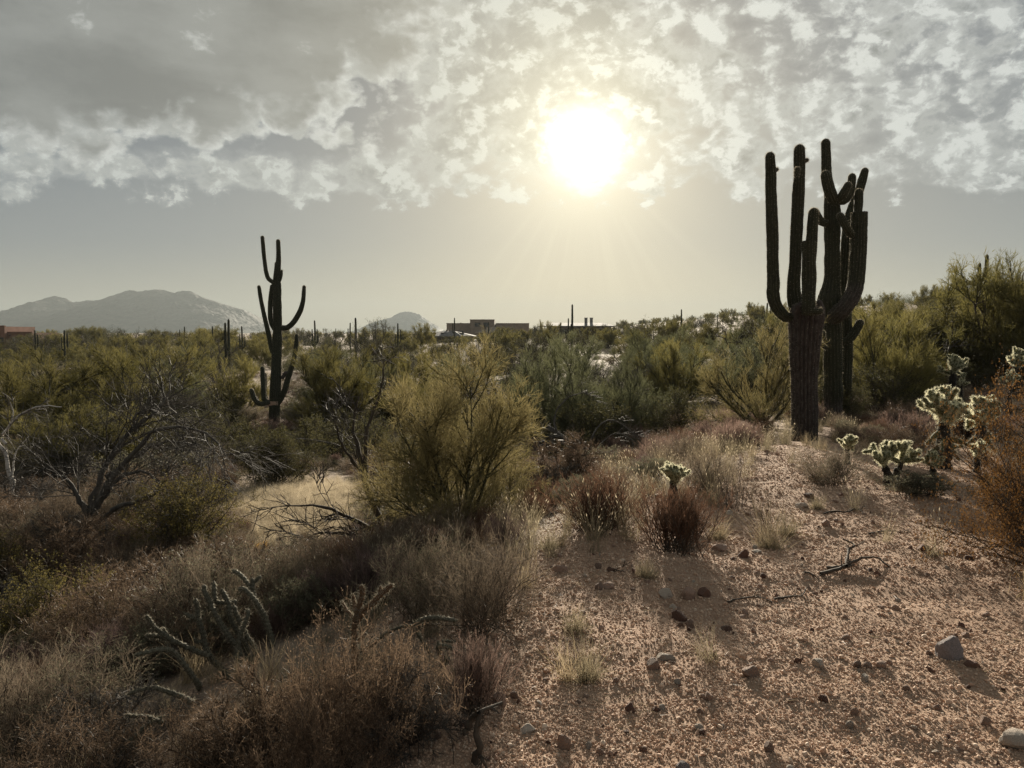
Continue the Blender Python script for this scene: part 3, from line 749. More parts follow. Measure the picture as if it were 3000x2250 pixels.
# --- the tall left saguaro down in the wash
B4 = at(803, 1240); D4 = B4[1]
R4 = [
 ('trunk', [(803, 1245, 16), (805, 1176, 16), (807, 1140, 16), (811, 1032, 14.5), (813, 959, 13), (812, 887, 12.5), (811, 840, 13), (811, 815, 10), (816, 762, 7), (815, 708, 6)], dict(ribs=18, cork=lambda z: float(np.interp(z, [0, 1, 2], [.6, .3, .05])))),
 ('arm', [(803, 830, 5.5), (796, 824, 6), (787, 817, 6.5), (780, 797, 6.5), (774, 753, 6), (769, 697, 5.5)], dict(ribs=10)),
 ('arm', [(806, 830, 4), (805, 815, 4.5), (807, 789, 4), (808, 772, 3.5)], dict(ribs=9)),
 ('arm', [(818, 828, 3), (822, 818, 3.6), (825, 804, 3.6), (825.5, 794, 3.3)], dict(ribs=9)),
 ('arm', [(806, 1040, 6), (796, 1026, 6), (789, 988, 6.5), (774, 923, 6.5), (765, 880, 6), (759, 842, 5.5)], dict(ribs=10)),
 ('arm', [(808, 972, 6), (800, 957, 6.5), (793, 936, 6.8), (792, 887, 6.5), (797, 840, 6)], dict(ribs=10)),
 ('arm', [(818, 960, 7), (828, 961, 8), (843, 959, 8), (860, 944, 7.5), (879, 912, 7.5), (888, 880, 6.5), (891, 842, 5.5)], dict(ribs=11)),
 ('arm', [(813, 1182, 8), (823, 1168, 8.5), (834, 1144, 8.5), (845, 1104, 8.5), (859, 1061, 7), (867, 1017, 6.5), (869, 984, 5.5)], dict(ribs=11)),
 ('arm', [(790, 1180, 7, -.1), (775, 1172, 8, -.2), (772, 1155, 7.5, -.2), (771, 1133, 7, -.2), (769, 1080, 6.5, -.2)], dict(ribs=10)),
 ('arm', [(782, 1168, 4, .1), (777, 1151, 4, .1), (778.5, 1122, 3.6, .1), (778, 1096, 3.3, .1)], dict(ribs=9)),
 ('arm', [(790, 1178, 6, -.2), (776, 1182, 7, -.3), (760, 1183, 7.5, -.4), (746, 1168, 7.2, -.4), (737, 1145, 6.5, -.4)], dict(ribs=10)),
 ('burl', [(826, 1110, 5), (834, 1096, 6), (840, 1092, 5)], dict(ribs=9, spines=False, cork=lambda z: 1.0)),
]
t4 = place_saguaro('saguaro', B4, D4, R4, 'tall dark lone saguaro with many thin upturned arms standing in the wash at left', seed=200, step=.09)
def scar():
    rng = np.random.default_rng(5); P = []
    for k in range(3):
        for j in range(7):
            P.append((0.24 * (j / 3 - 1) * .86, 0.055 * abs(j / 3 - 1) ** 2 * 2.2 - (.02 if k == 1 else 0), 0.09 * (k - 1) + .012 * rng.normal()))
    idx = np.arange(21).reshape(3, 7)
    a = Acc(); a.add(P, np.stack([idx[:-1, :-1], idx[:-1, 1:], idx[1:, 1:], idx[1:, :-1]], -1).reshape(-1, 4))
    p = PT(803, 1180, D4) - B4
    o = link('scar', a.mesh('scar', [MT['scar']]), t4, (p[0], p[1] - 16.6 / F * D4 * 1.0, p[2])); o['label'] = 'pale pinkish torn scar where an arm broke off'
scar()

# --- small distant saguaros: (px, top py, width px, distance, arms)
def far_saguaro_mesh(kind, seed):
    rng = np.random.default_rng(seed); cols = [([(0, 0, -.3, .2), (0, 0, 2, .23), (rng.uniform(-.06, .06), 0, 4.2, .22), (rng.uniform(-.08, .08), 0, 5.75, .18)])]
    for k in range(kind):
        s = 1 if k % 2 else -1; z = rng.uniform(1.8, 3.2); L = rng.uniform(1.0, 2.4); yy = rng.uniform(-.4, .4); w = rng.uniform(.5, .8)
        cols.append([(0, 0, z, .14), (s * w * .6, yy * .6, z + .02, .15), (s * w, yy, z + .35, .15), (s * w * 1.02, yy, z + L, .13)])
    return [saguaro_column(c, 10 if i else 13, seed=seed + i, spines=False, step=.25) for i, c in enumerate(cols)]
FS = {k: far_saguaro_mesh(k, 300 + 10 * k) for k in (0, 1, 2, 3, 5)}
def crop6(x, y): return c6(x, y)
far_list = [
 (c6(195, 197), 75, 0, 'thin armless saguaro left of its twin just right of the adobe house'),
 (c6(209, 222), 78, 0, 'short armless saguaro just right of the adobe house, right one of a pair'),
 (c6(352, 197), 70, 1, 'saguaro with one arm below the left foot of the long mountain'),
 (c6(368, 215), 74, 0, 'short armless saguaro right beside the one-armed one below the mountain'),
 (c6(975, 194), 105, 0, 'short thin saguaro below the mountain, left one of the pair beside the pale slope'),
 (c6(1001, 178), 100, 0, 'taller thin saguaro below the mountain, right one of the pair beside the pale slope'),
 (c6(1152, 175), 95, 0, 'lone thin pole-like saguaro below the right end of the mountain'),
 (c6(1221, 156), 62, 0, 'shorter stem of the two close saguaros rising left of the tall left saguaro'),
 (c6(1238, 138), 62, 1, 'taller stem of the two close saguaros rising left of the tall left saguaro'),
 (c6(1310, 176), 90, 5, 'low many-armed saguaro close left of the tall left saguaro on the skyline'),
 (c6(1703, 145), 100, 5, 'spindle shaped many-armed saguaro on the skyline right of the tall left saguaro'),
 (c6(1893, 157), 110, 1, 'thin saguaro on the skyline left of the round dark mesquite'),
 (c6(1923, 130), 80, 0, 'tall armless saguaro at the left edge of the round dark mesquite'),
 (c6(1815, 188), 150, 1, 'tiny saguaro on the skyline between the spindle saguaro and the dark mesquite'),
 (c5(122, 160), 95, 2, 'forked saguaro standing below the small cone shaped hill'),
 (c5(427, 131), 130, 1, 'thin saguaro in front of the left wing of the flat roofed house'),
 (c5(592, 165), 120, 0, 'left of the two pole saguaros in front of the low pitched roof'),
 (c5(611, 153), 120, 0, 'right of the two pole saguaros in front of the low pitched roof'),
 (c5(889, 144), 170, 0, 'thin saguaro at the left end of the long gabled house'),
 (c5(1000, 155), 90, 0, 'armless saguaro in front of the left part of the long gabled house'),
 (c5(1040, 133), 85, 2, 'armed saguaro at the foot of the tallest pole saguaro'),
 (c5(1061, 58), 88, 0, 'tallest pole saguaro, rising well above the long gabled house'),
 (c5(1648, 85), 95, 0, 'tall lone pole saguaro on the skyline right of the long gabled house'),
 (c5(1842, 112), 130, 0, 'thin saguaro on the skyline between the lone pole and the large right-hand clump'),
 (c5(2107, 50), 85, 1, 'saguaro behind the airy tree left of the large right-hand clump'),
 (c5(2127, 68), 92, 0, 'shorter thin saguaro just left of the right-hand clump trunk'),
 ((2506, 896), 105, 3, 'small armed saguaro on the rising skyline right of the large clump'),
 ((2609, 900), 110, 0, 'tiny pole saguaro on the hill crest right of the large clump'),
 ((2550, 911), 112, 0, 'low pole saguaro between the small armed one and the tiny one on the hill'),
 ((2877, 745), 44, 0, 'taller of two saguaros rising through the dark tree at upper right'),
 ((2857, 770), 45, 0, 'shorter of two saguaros rising through the dark tree at upper right'),
]
for (px, ty), D, kind, lab in far_list:
    g = ground_at_depth(px, D); top = PT(px, ty, D)[2]; h = max(top - g[2], 1.2)
    t = thing('saguaro', g, lab, 'saguaro cactus', 'distant saguaros on the plain', rz=0.0)
    s = h / 5.95; wxy = np.clip(s * .62, .36, .8)
    for i, me in enumerate(FS[kind]): link('trunk' if i == 0 else 'arm', me, t, scl=(wxy, wxy, s))
#@@SAG_END

# ------------------------------------------------------------------ houses on the plain
MT['adobe'] = rough_mat('adobe_stucco', (0.20, 0.155, 0.115), (0.26, 0.205, 0.155), 0.8, 6, 0.01)
MT['redadobe'] = rough_mat('red_adobe_stucco', (0.17, 0.09, 0.062), (0.22, 0.12, 0.085), 0.8, 6, 0.01)
MT['roofgrey'] = rough_mat('grey_roof', (0.13, 0.12, 0.115), (0.19, 0.18, 0.17), 1.2, 8, 0.02)
MT['rooftile'] = rough_mat('tan_roof', (0.20, 0.16, 0.125), (0.27, 0.225, 0.18), 1.2, 8, 0.02)
MT['post'] = rough_mat('dark_timber', (0.06, 0.045, 0.035), (0.10, 0.08, 0.06), 2, 8, 0.01)
def glass_mat():
    m, nt, p, out = new_mat('dark_window_glass')
    p.inputs['Base Color'].default_value = (0.02, 0.022, 0.025, 1); p.inputs['Roughness'].default_value = 0.12
    return m
MT['glass'] = glass_mat()
def box(acc, x0, x1, y0, y1, z0, z1, mat=0):
    V = [(x, y, z) for z in (z0, z1) for y in (y0, y1) for x in (x0, x1)]
    acc.add(V, [(0, 2, 3, 1), (4, 5, 7, 6), (0, 1, 5, 4), (2, 6, 7, 3), (0, 4, 6, 2), (1, 3, 7, 5)], mat)
def box_part(name, parent, x0, x1, y0, y1, z0, z1, mat):
    a = Acc(); box(a, x0, x1, y0, y1, z0, z1); return link(name, a.mesh(name, [MT[mat]], False), parent)
def window(parent, x, z, w, h, yf, frame='post'):
    a = Acc(); b = .08
    box(a, x - w / 2 - b, x - w / 2, yf - .05, yf + .1, z - b, z + h + b); box(a, x + w / 2, x + w / 2 + b, yf - .05, yf + .1, z - b, z + h + b)
    box(a, x - w / 2, x + w / 2, yf - .05, yf + .1, z + h, z + h + b); box(a, x - w / 2, x + w / 2, yf - .05, yf + .1, z - b, z)
    f = link('window', a.mesh('window', [MT[frame]], False), parent)
    box_part('pane', f, x - w / 2, x + w / 2, yf - .02, yf + .05, z, z + h, 'glass')
def hip_roof(name, parent, x0, x1, y0, y1, z0, z1, inset, mat, ov=.7):
    a = Acc(); x0 -= ov; x1 += ov; y0 -= ov; y1 += ov; ym = (y0 + y1) / 2
    V = [(x0, y0, z0), (x1, y0, z0), (x1, y1, z0), (x0, y1, z0), (x0 + inset, ym, z1), (x1 - inset, ym, z1),
         (x0, y0, z0 - .22), (x1, y0, z0 - .22), (x1, y1, z0 - .22), (x0, y1, z0 - .22)]
    a.add(V, [(0, 1, 5, 4), (2, 3, 4, 5), (6, 7, 1, 0), (7, 8, 2, 1), (8, 9, 3, 2), (9, 6, 0, 3), (9, 8, 7, 6)])
    a.add([V[i] for i in (1, 2, 5, 3, 0, 4)], [(0, 1, 2), (3, 4, 5)])
    return link(name, a.mesh(name, [MT[mat]], False), parent)
def house_base(px, D):
    g = ground_at_depth(px, D); k = D / F
    return g, k, lambda q: (q - px) * k, lambda py: (974 - py) * k + EYE - g[2]
def houses():
    # hip-roofed house
    g, k, X, Z = house_base(1308, 175)
    t = thing('house', g, 'low tan house with a grey hipped roof nearest in the row of far houses', 'house')
    x0, x1 = X(1238), X(1382); z1 = Z(984)
    box_part('wall', t, x0, x1, 0, 9, -1.5, z1, 'adobe'); hip_roof('roof', t, x0, x1, -1.5, 9, z1, Z(970), 5.0, 'roofgrey')
    hip_roof('roof', t, X(1300), X(1350), -3, 3, z1 + .02, Z(969), 2.1, 'roofgrey', .5)
    box_part('chimney', t, X(1302), X(1309), 4, 4.8, z1, Z(966), 'adobe')
    for q in (1252, 1270, 1300): window(t, X(q), .9, 1.3, 1.2, -.01)
    window(t, X(1345), .1, 2.4, 2.0, -.01)
    for q in (1330, 1352, 1366): box_part('post', t, X(q) - .12, X(q) + .12, -1.6, -1.36, -1.5, z1 - .25, 'post')
    # low-pitched tan roof behind it
    g, k, X, Z = house_base(1440, 190)
    t = thing('house', g, 'small house with a pale low pitched roof right of the grey hipped house', 'house')
    box_part('wall', t, X(1398), X(1486), 0, 8, -1.5, Z(974), 'adobe'); hip_roof('roof', t, X(1398), X(1486), 0, 8, Z(974), Z(958), 4.5, 'rooftile', .6)
    window(t, X(1420), .8, 1.4, 1.2, -.01); window(t, X(1455), .8, 1.4, 1.2, -.01)
    # big flat-roofed adobe
    g, k, X, Z = house_base(1430, 250)
    t = thing('house', g, 'large flat roofed adobe house with a taller middle block', 'house')
    for nm, a_, b_, ty, yo in (('wall', 1309, 1378.2, 949, 0), ('wall', 1378.2, 1449, 938.5, -1.5), ('wall', 1449, 1453, 952, 2), ('wall', 1453, 1550, 949, .5)):
        box_part(nm, t, X(a_), X(b_) - .01, yo, 12, -2, Z(ty), 'adobe')
        box_part('parapet', t, X(a_) - .12, X(b_) + .1, yo - .12, yo + .3, Z(ty) - .01, Z(ty) + .25, 'adobe')
    box_part('chimney', t, X(1410), X(1416), 5, 6, Z(940), Z(935), 'adobe'); box_part('chimney', t, X(1346), X(1350), 5, 6, Z(950), Z(945), 'adobe')
    for q, z in ((1325, 1.5), (1350, 1.5), (1400, 4.3), (1425, 4.3), (1480, 1.5), (1520, 1.5)): window(t, X(q), z, 1.8, 1.3, -1.51 if 1378 < q < 1449 else (.49 if q > 1453 else -.01))
    # long gabled house with two chimneys
    g, k, X, Z = house_base(1690, 230)
    t = thing('house', g, 'long low house with a thin dark gabled roof and two square chimneys', 'house')
    box_part('wall', t, X(1605), X(1790), 0, 9, -2, Z(955), 'adobe')
    hip_roof('roof', t, X(1588), X(1792), -1.5, 10, Z(955), Z(945.5), 3.4, 'roofgrey', .9)
    for q in (1720, 1736): 
        c = box_part('chimney', t, X(q) - .45, X(q) + .45, 4.0, 4.9, Z(950), Z(932), 'roofgrey')
        box_part('cap', c, X(q) - .55, X(q) + .55, 3.9, 5.0, Z(932) - .01, Z(932) + .18, 'post')
    for q in (1586, 1595): box_part('post', t, X(q) - .14, X(q) + .14, -1.9, -1.62, -2, Z(955) - .25, 'post')
    for q in (1615, 1632, 1650, 1668, 1690, 1712, 1735, 1760, 1778): window(t, X(q), 1.0, 1.3, 1.5, -.01)
    # house edge on the right skyline
    g, k, X, Z = house_base(2203, 240)
    t = thing('house', g, 'flat roofed house just showing over the brush left of the large saguaro clump', 'house')
    box_part('wall', t, X(2180), X(2228), 0, 8, -2, Z(930), 'adobe'); box_part('roof', t, X(2177), X(2231), -.8, 8.8, Z(930) - .01, Z(930) + .3, 'roofgrey')
    window(t, X(2195), Z(940), 1.4, .8, -.01); window(t, X(2214), Z(940), 1.4, .8, -.01)
    # red adobe at the left edge
    g, k, X, Z = house_base(30, 135)
    t = thing('house', g, 'reddish brown stepped adobe house at the left edge of the desert', 'house')
    box_part('wall', t, X(-120), X(24), -.6, 8, -2, Z(957), 'redadobe'); box_part('wall', t, X(24) + .01, X(97), 0, 8, -2, Z(975), 'redadobe')
    box_part('parapet', t, X(-120) - .1, X(24) + .09, -.72, -.3, Z(957) - .01, Z(957) + .2, 'redadobe'); box_part('parapet', t, X(24) + .1, X(97) + .1, -.12, .3, Z(975) - .01, Z(975) + .2, 'redadobe')
    for q in (10, 50, 75): window(t, X(q), .9, 1.2, 1.1, -.61 if q < 24 else -.01)
    for q in (35, 60, 85):
        a = Acc(); tubes(a, np.array([[[X(q), -.45, Z(975) - .45], [X(q), .1, Z(975) - .4]]]), np.full((1, 2), .09), 8, cap=True); link('beam', a.mesh('beam', [MT['post']]), t)
houses()

# ------------------------------------------------------------------ placing plants
def inst(parts, name, loc, label, cat, group=None, rz=0.0, scl=(1, 1, 1), rename=None):
    t = thing(name, loc, label, cat, group, rz, scl)
    for pn, me in parts.items(): link((rename or {}).get(pn, pn), me, t)
    return t
def extent(parts):
    zs = []; rs = []
    for me in parts.values():
        co = np.empty(len(me.vertices) * 3, np.float32); me.vertices.foreach_get('co', co); co = co.reshape(-1, 3)
        zs.append(np.percentile(co[:, 2], 99.7)); rs.append(np.percentile(np.abs(co[:, 0]), 98) + np.percentile(np.abs(co[:, 1]), 98))
    return max(zs), max(rs)
EXT = {}
def hero(parts, name, px, base_py, top_py, width, label, cat, rz=0.0, group=None, D=None, rename=None):
    """plant whose base stands on the ground seen at (px, base_py); height and width measured in the photograph"""
    g = at(px, base_py) if D is None else ground_at_depth(px, D)
    k = g[1] / F; h = PT(px, top_py, g[1])[2] - g[2]
    key = id(parts)
    if key not in EXT: EXT[key] = extent(parts)
    H, W = EXT[key]
    return inst(parts, name, g, label, cat, group, rz, (width * k / W, width * k / W, h / H), rename)

# palo verde and tree prototypes (metres)
P_hero = palo_verde(11, 2.6, 9, (6, 56), ('pv_dry', 'pv_bark'), (10, 10, 10, 3), .10, .04, .0042, ang=(40, 36, 34, 36), brk=.5)
P_broom = palo_verde(12, 3.6, 9, (15, 68), ('pv', 'pv_bark'), (8, 8, 10, 3), .20, .04, .0075, ang=(30, 24, 20, 22), brk=.5)
P_broom2 = palo_verde(13, 3.6, 8, (10, 62), ('pv', 'pv_bark'), (8, 8, 10, 3), .18, .04, .0075, ang=(32, 26, 22, 24), brk=.45)
P_blue = palo_verde(14, 4.0, 6, (12, 50), ('pv_blue', 'pv_bark'), (8, 8, 10, 3), .14, .04, .008, ang=(36, 30, 26, 28), brk=.5)
P_blue2 = palo_verde(15, 4.0, 7, (20, 62), ('pv_blue', 'pv_bark'), (8, 8, 9, 3), .10, .04, .008, ang=(38, 32, 28, 30), brk=.55)
P_airy = palo_verde(16, 4.2, 9, (8, 58), ('pv_dry', 'pv_bark'), (8, 7, 8, 2), .16, .05, .0065, ang=(30, 28, 26, 26), brk=.35)
P_dark = palo_verde(17, 4.4, 7, (12, 55), ('pv', 'bark'), (9, 9, 10, 3), .08, .05, .014, ang=(42, 38, 34, 36), brk=.25)
P_mesq = leaf_bush(21, 4.2, 5, (10, 58), ('mesq', 'bark'), (9, 10), 14, (.06, .024), .08, .016, .15, tree=True)
P_mesq2 = leaf_bush(22, 3.6, 6, (15, 62), ('mesq', 'bark'), (8, 8), 12, (.06, .024), .06, .016, .16, tree=True)
P_creo = leaf_bush(23, 1.9, 12, (5, 50), ('creo', 'bark'), (7, 7), 13, (.045, .022), .16, .009)
P_creo2 = leaf_bush(24, 1.9, 11, (8, 58), ('creo', 'bark'), (7, 7), 13, (.045, .022), .13, .009)
P_dkbush = leaf_bush(25, 1.6, 22, (5, 62), ('creo', 'bark'), (9, 9), 16, (.032, .017), .12, .008)
P_jojo = leaf_bush(26, 1.5, 22, (4, 60), ('jojo', 'bark'), (8, 7), 12, (.030, .016), .16, .008)
P_jojo2 = leaf_bush(27, 1.4, 22, (4, 62), ('jojo', 'bark'), (8, 7), 12, (.026, .014), .16, .008)
P_orange = leaf_bush(28, 1.9, 26, (3, 64), ('orange', 'bark'), (10, 9), 12, (.022, .012), .10, .005, skirt=12)
P_bare = palo_verde(29, 2.6, 6, (10, 60), ('deadtw', 'bark'), (7, 7, 7, 2), .04, .05, .006, ang=(45, 42, 40, 40), brk=.4)
EX = dict(x=0)

PVG = 'palo verde trees filling the wash'
hero(P_hero, 'palo_verde', 1345, 1562, 1012, 540, 'airy yellow-green palo verde, nearest tree in the middle of the picture', 'palo verde tree', .4)
hero(P_broom, 'palo_verde', 285, 1240, 1012, 430, 'broad brush-like yellow-green palo verde in front of the long mountain', 'palo verde tree', 1.0)
hero(P_broom2, 'palo_verde', 445, 1262, 1016, 330, 'palo verde with a visible dark forked trunk left of the tall left saguaro', 'palo verde tree', 2.2)
hero(P_broom2, 'palo_verde', 75, 1290, 1060, 330, 'bushy palo verde at the far left edge below the adobe house', 'palo verde tree', .3)
hero(P_broom, 'palo_verde', 255, 1400, 1190, 330, 'bright low palo verde sprouts in front of the broad brush-like tree at left', 'palo verde tree', 3.0)
hero(P_broom, 'palo_verde', 990, 1262, 1018, 320, 'golden green palo verde just right of the tall left saguaro', 'palo verde tree', 4.0)
hero(P_broom2, 'palo_verde', 690, 1230, 1050, 170, 'dim green palo verde behind the tall left saguaro', 'palo verde tree', .9, D=33)
hero(P_blue, 'palo_verde', 1598, 1290, 1000, 240, 'upright blue-green palo verde behind the nearest airy one, left of its twin', 'palo verde tree', .2)
hero(P_blue2, 'palo_verde', 1725, 1300, 1002, 330, 'widest blue-green palo verde, middle of the scrub left of the right-hand clump', 'palo verde tree', 1.4)
hero(P_blue2, 'palo_verde', 1858, 1285, 1072, 250, 'pale low palo verde to the right of the widest blue-green one', 'palo verde tree', 2.7)
hero(P_blue2, 'palo_verde', 1795, 1275, 1035, 210, 'mid-sized blue-green palo verde filling the gap right behind the widest one', 'palo verde tree', 3.9)
hero(P_blue, 'palo_verde', 1905, 1190, 985, 190, 'dark-stemmed palo verde behind the pale low one', 'palo verde tree', .8, D=36)
hero(P_airy, 'palo_verde', 2228, 1252, 925, 320, 'open palo verde with many spreading stems just left of the right-hand saguaro clump', 'palo verde tree', .5)
hero(P_broom2, 'palo_verde', 2612, 1205, 905, 300, 'dense olive palo verde right behind the right-hand saguaro clump', 'palo verde tree', 5.0, D=21)
hero(P_broom, 'palo_verde', 2735, 1190, 925, 260, 'olive palo verde on the slope under the dark tree at upper right', 'palo verde tree', 2.0, D=27)
hero(P_dark, 'palo_verde', 2915, 1090, 755, 330, 'tall dark tree at the upper right edge with two saguaros behind', 'palo verde tree', 1.0, D=27)
hero(P_dark, 'palo_verde', 3040, 1090, 800, 260, 'dark tree cut by the right edge of the picture', 'palo verde tree', 3.3, D=25)
hero(P_mesq, 'mesquite_tree', 1092, 1022, 932, 125, 'round dark green mesquite on the skyline below the small cone hill', 'mesquite tree', .7, D=75)
hero(P_mesq2, 'mesquite_tree', 345, 1050, 985, 120, 'dark rounded mesquite in the scrub below the peak of the long mountain', 'mesquite tree', .1, D=62)
hero(P_mesq2, 'mesquite_tree', 75, 1080, 1003, 135, 'dark rounded mesquite just below the red adobe house', 'mesquite tree', 1.9, D=52)
hero(P_bare, 'bare_shrub', 640, 1195, 1065, 105, 'dark bare twisted shrub left of the tall left saguaro', 'shrub', .1, D=40)
hero(P_dkbush, 'dark_bush', 815, 1425, 1252, 205, 'dark rounded leafy bush in front of the foot of the tall left saguaro', 'bush', .3)
hero(P_jojo, 'jojoba_bush', 540, 1622, 1378, 330, 'dark bush with a sunlit golden top behind the buckhorn cactus at left', 'bush', .9)
hero(P_jojo2, 'jojoba_bush', 120, 1920, 1640, 420, 'olive leafy bush with glinting leaves at the lower left edge', 'bush', 2.1)
hero(P_jojo, 'jojoba_bush', -40, 1760, 1540, 260, 'golden leafy bush at the left edge above the olive one', 'bush', 4.1)
hero(P_orange, 'dry_bush', 3075, 1680, 1035, 560, 'large bush of orange-brown dead leaves at the right edge', 'bush', .6)
hero(P_orange, 'dry_bush', 2985, 1600, 1300, 230, 'low orange-brown spray at the foot of the large dry bush', 'bush', 3.6)
#@@TREES_END

# ------------------------------------------------------------------ shrub prototypes
T_red = twig_shrub(41, .62, 130, (2, 42), 'red', (8, 5), .10, .07, .0042, .30, ang=(20, 22))
T_red2 = twig_shrub(42, .62, 120, (2, 52), 'red', (8, 5), .08, .08, .0042, .34, ang=(22, 24))
T_brown = twig_shrub(43, .8, 95, (0, 84), 'brown', (9, 7), .02, .26, .0046, .6, (.014, .008), 'brown', 2, ang=(46, 52))
T_brown2 = twig_shrub(44, .8, 85, (0, 84), 'brown', (9, 7), .02, .28, .0046, .6, (.013, .008), 'brown', 2, ang=(48, 54))
T_grey = twig_shrub(45, .8, 85, (0, 72), 'greyt', (9, 7), .05, .19, .0042, .35)
T_grey2 = twig_shrub(46, .8, 80, (0, 72), 'greyt', (9, 7), .05, .16, .0042, .4, (.012, .008), 'sage', 2)
T_purp = twig_shrub(47, .6, 110, (0, 58), 'purp', (8, 6), .08, .10, .004, .4, ang=(24, 28))
T_pink = twig_shrub(48, .5, 120, (0, 55), 'pinkb', (7, 5), .09, .09, .0038, .4, ang=(22, 26))
T_pink2 = twig_shrub(49, .5, 100, (0, 60), 'pinkb', (8, 5), .08, .11, .0038, .45, ang=(25, 28))
T_sage = twig_shrub(50, .6, 70, (0, 70), 'greyt', (8, 6), .06, .15, .004, .4, (.022, .013), 'sage', 4)
T_ochre = twig_shrub(51, .4, 60, (0, 55), 'ochre', (7, 5), .1, .1, .004, .4, (.02, .008), 'ochre', 3)
T_whip = twig_shrub(52, 1.0, 26, (0, 38), 'greyt', (5, 3), .08, .07, .005, .3, ang=(18, 24))

T_tang = palo_verde(61, .9, 9, (20, 75), ('deadtw', 'bark'), (7, 7, 5, 2), .03, .03, .0032, ang=(48, 48, 46, 46), skirt=5)
T_tang2 = palo_verde(62, .9, 11, (10, 70), ('brown', 'bark'), (7, 7, 6, 2), .04, .03, .0032, ang=(46, 46, 44, 44), skirt=6)
SH = 'shrub'
hero(T_red, 'red_shrub', 1980, 1610, 1418, 250, 'urn shaped red-brown shrub standing alone on the gravel before the small cholla', SH, .2)
hero(T_red2, 'red_shrub', 1755, 1552, 1372, 270, 'broad red-brown shrub with pale grass heads before it, left of the urn shaped one', SH, 1.2)
hero(T_red2, 'red_shrub', 1578, 1500, 1395, 110, 'small red-brown shrub right of the nearest palo verde foot, left of the broad red one', SH, 2.2)
hero(T_grey, 'grey_shrub', 1420, 1850, 1545, 440, 'large fine grey-brown twig shrub at the left border of the open gravel', SH, .4)
hero(T_grey2, 'grey_shrub', 1250, 1800, 1560, 330, 'grey-brown twig shrub left behind the large one bordering the gravel', SH, 2.4)
hero(T_purp, 'purple_shrub', 1100, 1770, 1610, 290, 'low purple-tinged twig shrub behind the brown brush, below the leaning bare tree', SH, .4)
hero(T_purp, 'purple_shrub', 960, 1800, 1660, 240, 'purplish twig shrub left of its twin, right behind the buckhorn cactus', SH, 1.4)
hero(T_brown, 'brown_shrub', 950, 2270, 1850, 470, 'dense dark brown shrub at the bottom edge under the single upright cactus stem', SH, .1)
hero(T_brown2, 'brown_shrub', 1130, 2190, 1800, 520, 'dense brown shrub at the bottom, right part of the mass beside the gravel', SH, 1.1)
hero(T_brown, 'brown_shrub', 600, 2300, 2030, 470, 'brown wiry shrub at the bottom between the cactus stems and the lower left corner', SH, 2.1)
hero(T_brown2, 'brown_shrub', 330, 1900, 1640, 500, 'reddish brown wiry shrub above the olive bush at left', SH, 3.1)
hero(T_brown, 'brown_shrub', 180, 1740, 1560, 330, 'reddish brown wiry shrub under the fallen dead tree at left', SH, 5.1)
hero(T_grey2, 'grey_shrub', 230, 2170, 1900, 520, 'pale grey-brown shrub filling the lower left below the olive bush', SH, .7)
hero(T_grey, 'grey_shrub', 40, 2240, 1890, 420, 'grey-brown shrub in the bottom left corner', SH, 2.9)
hero(T_brown2, 'brown_shrub', 210, 2330, 2060, 560, 'dark brown twigs along the bottom edge in the left corner', SH, 3.9)
hero(T_grey2, 'grey_shrub', 735, 1236, 1188, 120, 'low grey shrub left of the foot of the tall left saguaro', SH, .2)
hero(T_sage, 'grey_shrub', 878, 1240, 1180, 130, 'dark grey-green shrub right of the foot of the tall left saguaro', SH, 1.2)
hero(T_brown, 'brown_shrub', 850, 1205, 1160, 110, 'brown shrub right behind the foot of the tall left saguaro', SH, 2.2)
hero(T_grey, 'grey_shrub', 775, 1196, 1150, 100, 'fine grey shrub left behind the foot of the tall left saguaro', SH, 3.2)
hero(T_sage, 'grey_shrub', 905, 1180, 1130, 110, 'small grey-green shrub on the rise behind the tall left saguaro', SH, 4.2)
hero(T_grey2, 'grey_shrub', 845, 1150, 1108, 100, 'small grey shrub higher on the pale rise behind the tall left saguaro', SH, 5.2)
hero(T_pink, 'pink_shrub', 800, 1268, 1228, 150, 'low pinkish brush right in front of the foot of the tall left saguaro', SH, 5.9)
RN = {'trunk': 'stems', 'crown': 'twigs'}
hero(T_tang2, 'twig_tangle', 760, 2260, 1960, 420, 'dark bare twig tangle at the bottom edge left of the brown mass', SH, .3, rename=RN)
hero(T_tang, 'twig_tangle', 1190, 2180, 1900, 330, 'pale-tipped bare twig tangle under the right end of the brown mass', SH, 1.3, rename=RN)
hero(T_tang, 'twig_tangle', 330, 2240, 1980, 420, 'bare twig tangle near the bottom left corner', SH, 2.3, rename=RN)
hero(T_tang2, 'twig_tangle', 560, 1790, 1620, 330, 'black bare twig tangle right behind the buckhorn cactus', SH, 3.3, rename=RN)
hero(T_pink, 'pink_shrub', 1390, 2075, 1865, 190, 'pinkish twig shrub right of the brown mass at the edge of the gravel', SH, .7)
hero(T_grey, 'grey_shrub', 640, 1760, 1580, 330, 'fine grey twig shrub beside the pale grass behind the buckhorn cactus', SH, 4.4)
hero(T_ochre, 'ochre_plant', 742, 1655, 1590, 90, 'small ochre-yellow plant by the pale grass patch', SH, .7)
hero(T_whip, 'whip_shrub', 2150, 1490, 1330, 210, 'sparse upright grey whips behind the urn shaped red shrub', SH, .7)
hero(T_whip, 'whip_shrub', 2255, 1560, 1440, 160, 'sparse twiggy whips above the grass tufts right of the urn shaped shrub', SH, 1.7)
hero(T_grey, 'grey_shrub', 2060, 1440, 1300, 230, 'grey twig shrub behind the small cholla in the middle right', SH, 5.5)
hero(T_grey2, 'grey_shrub', 2440, 1420, 1310, 220, 'grey twig shrub in front of the rear saguaros left of the paired cholla', SH, 1.5)
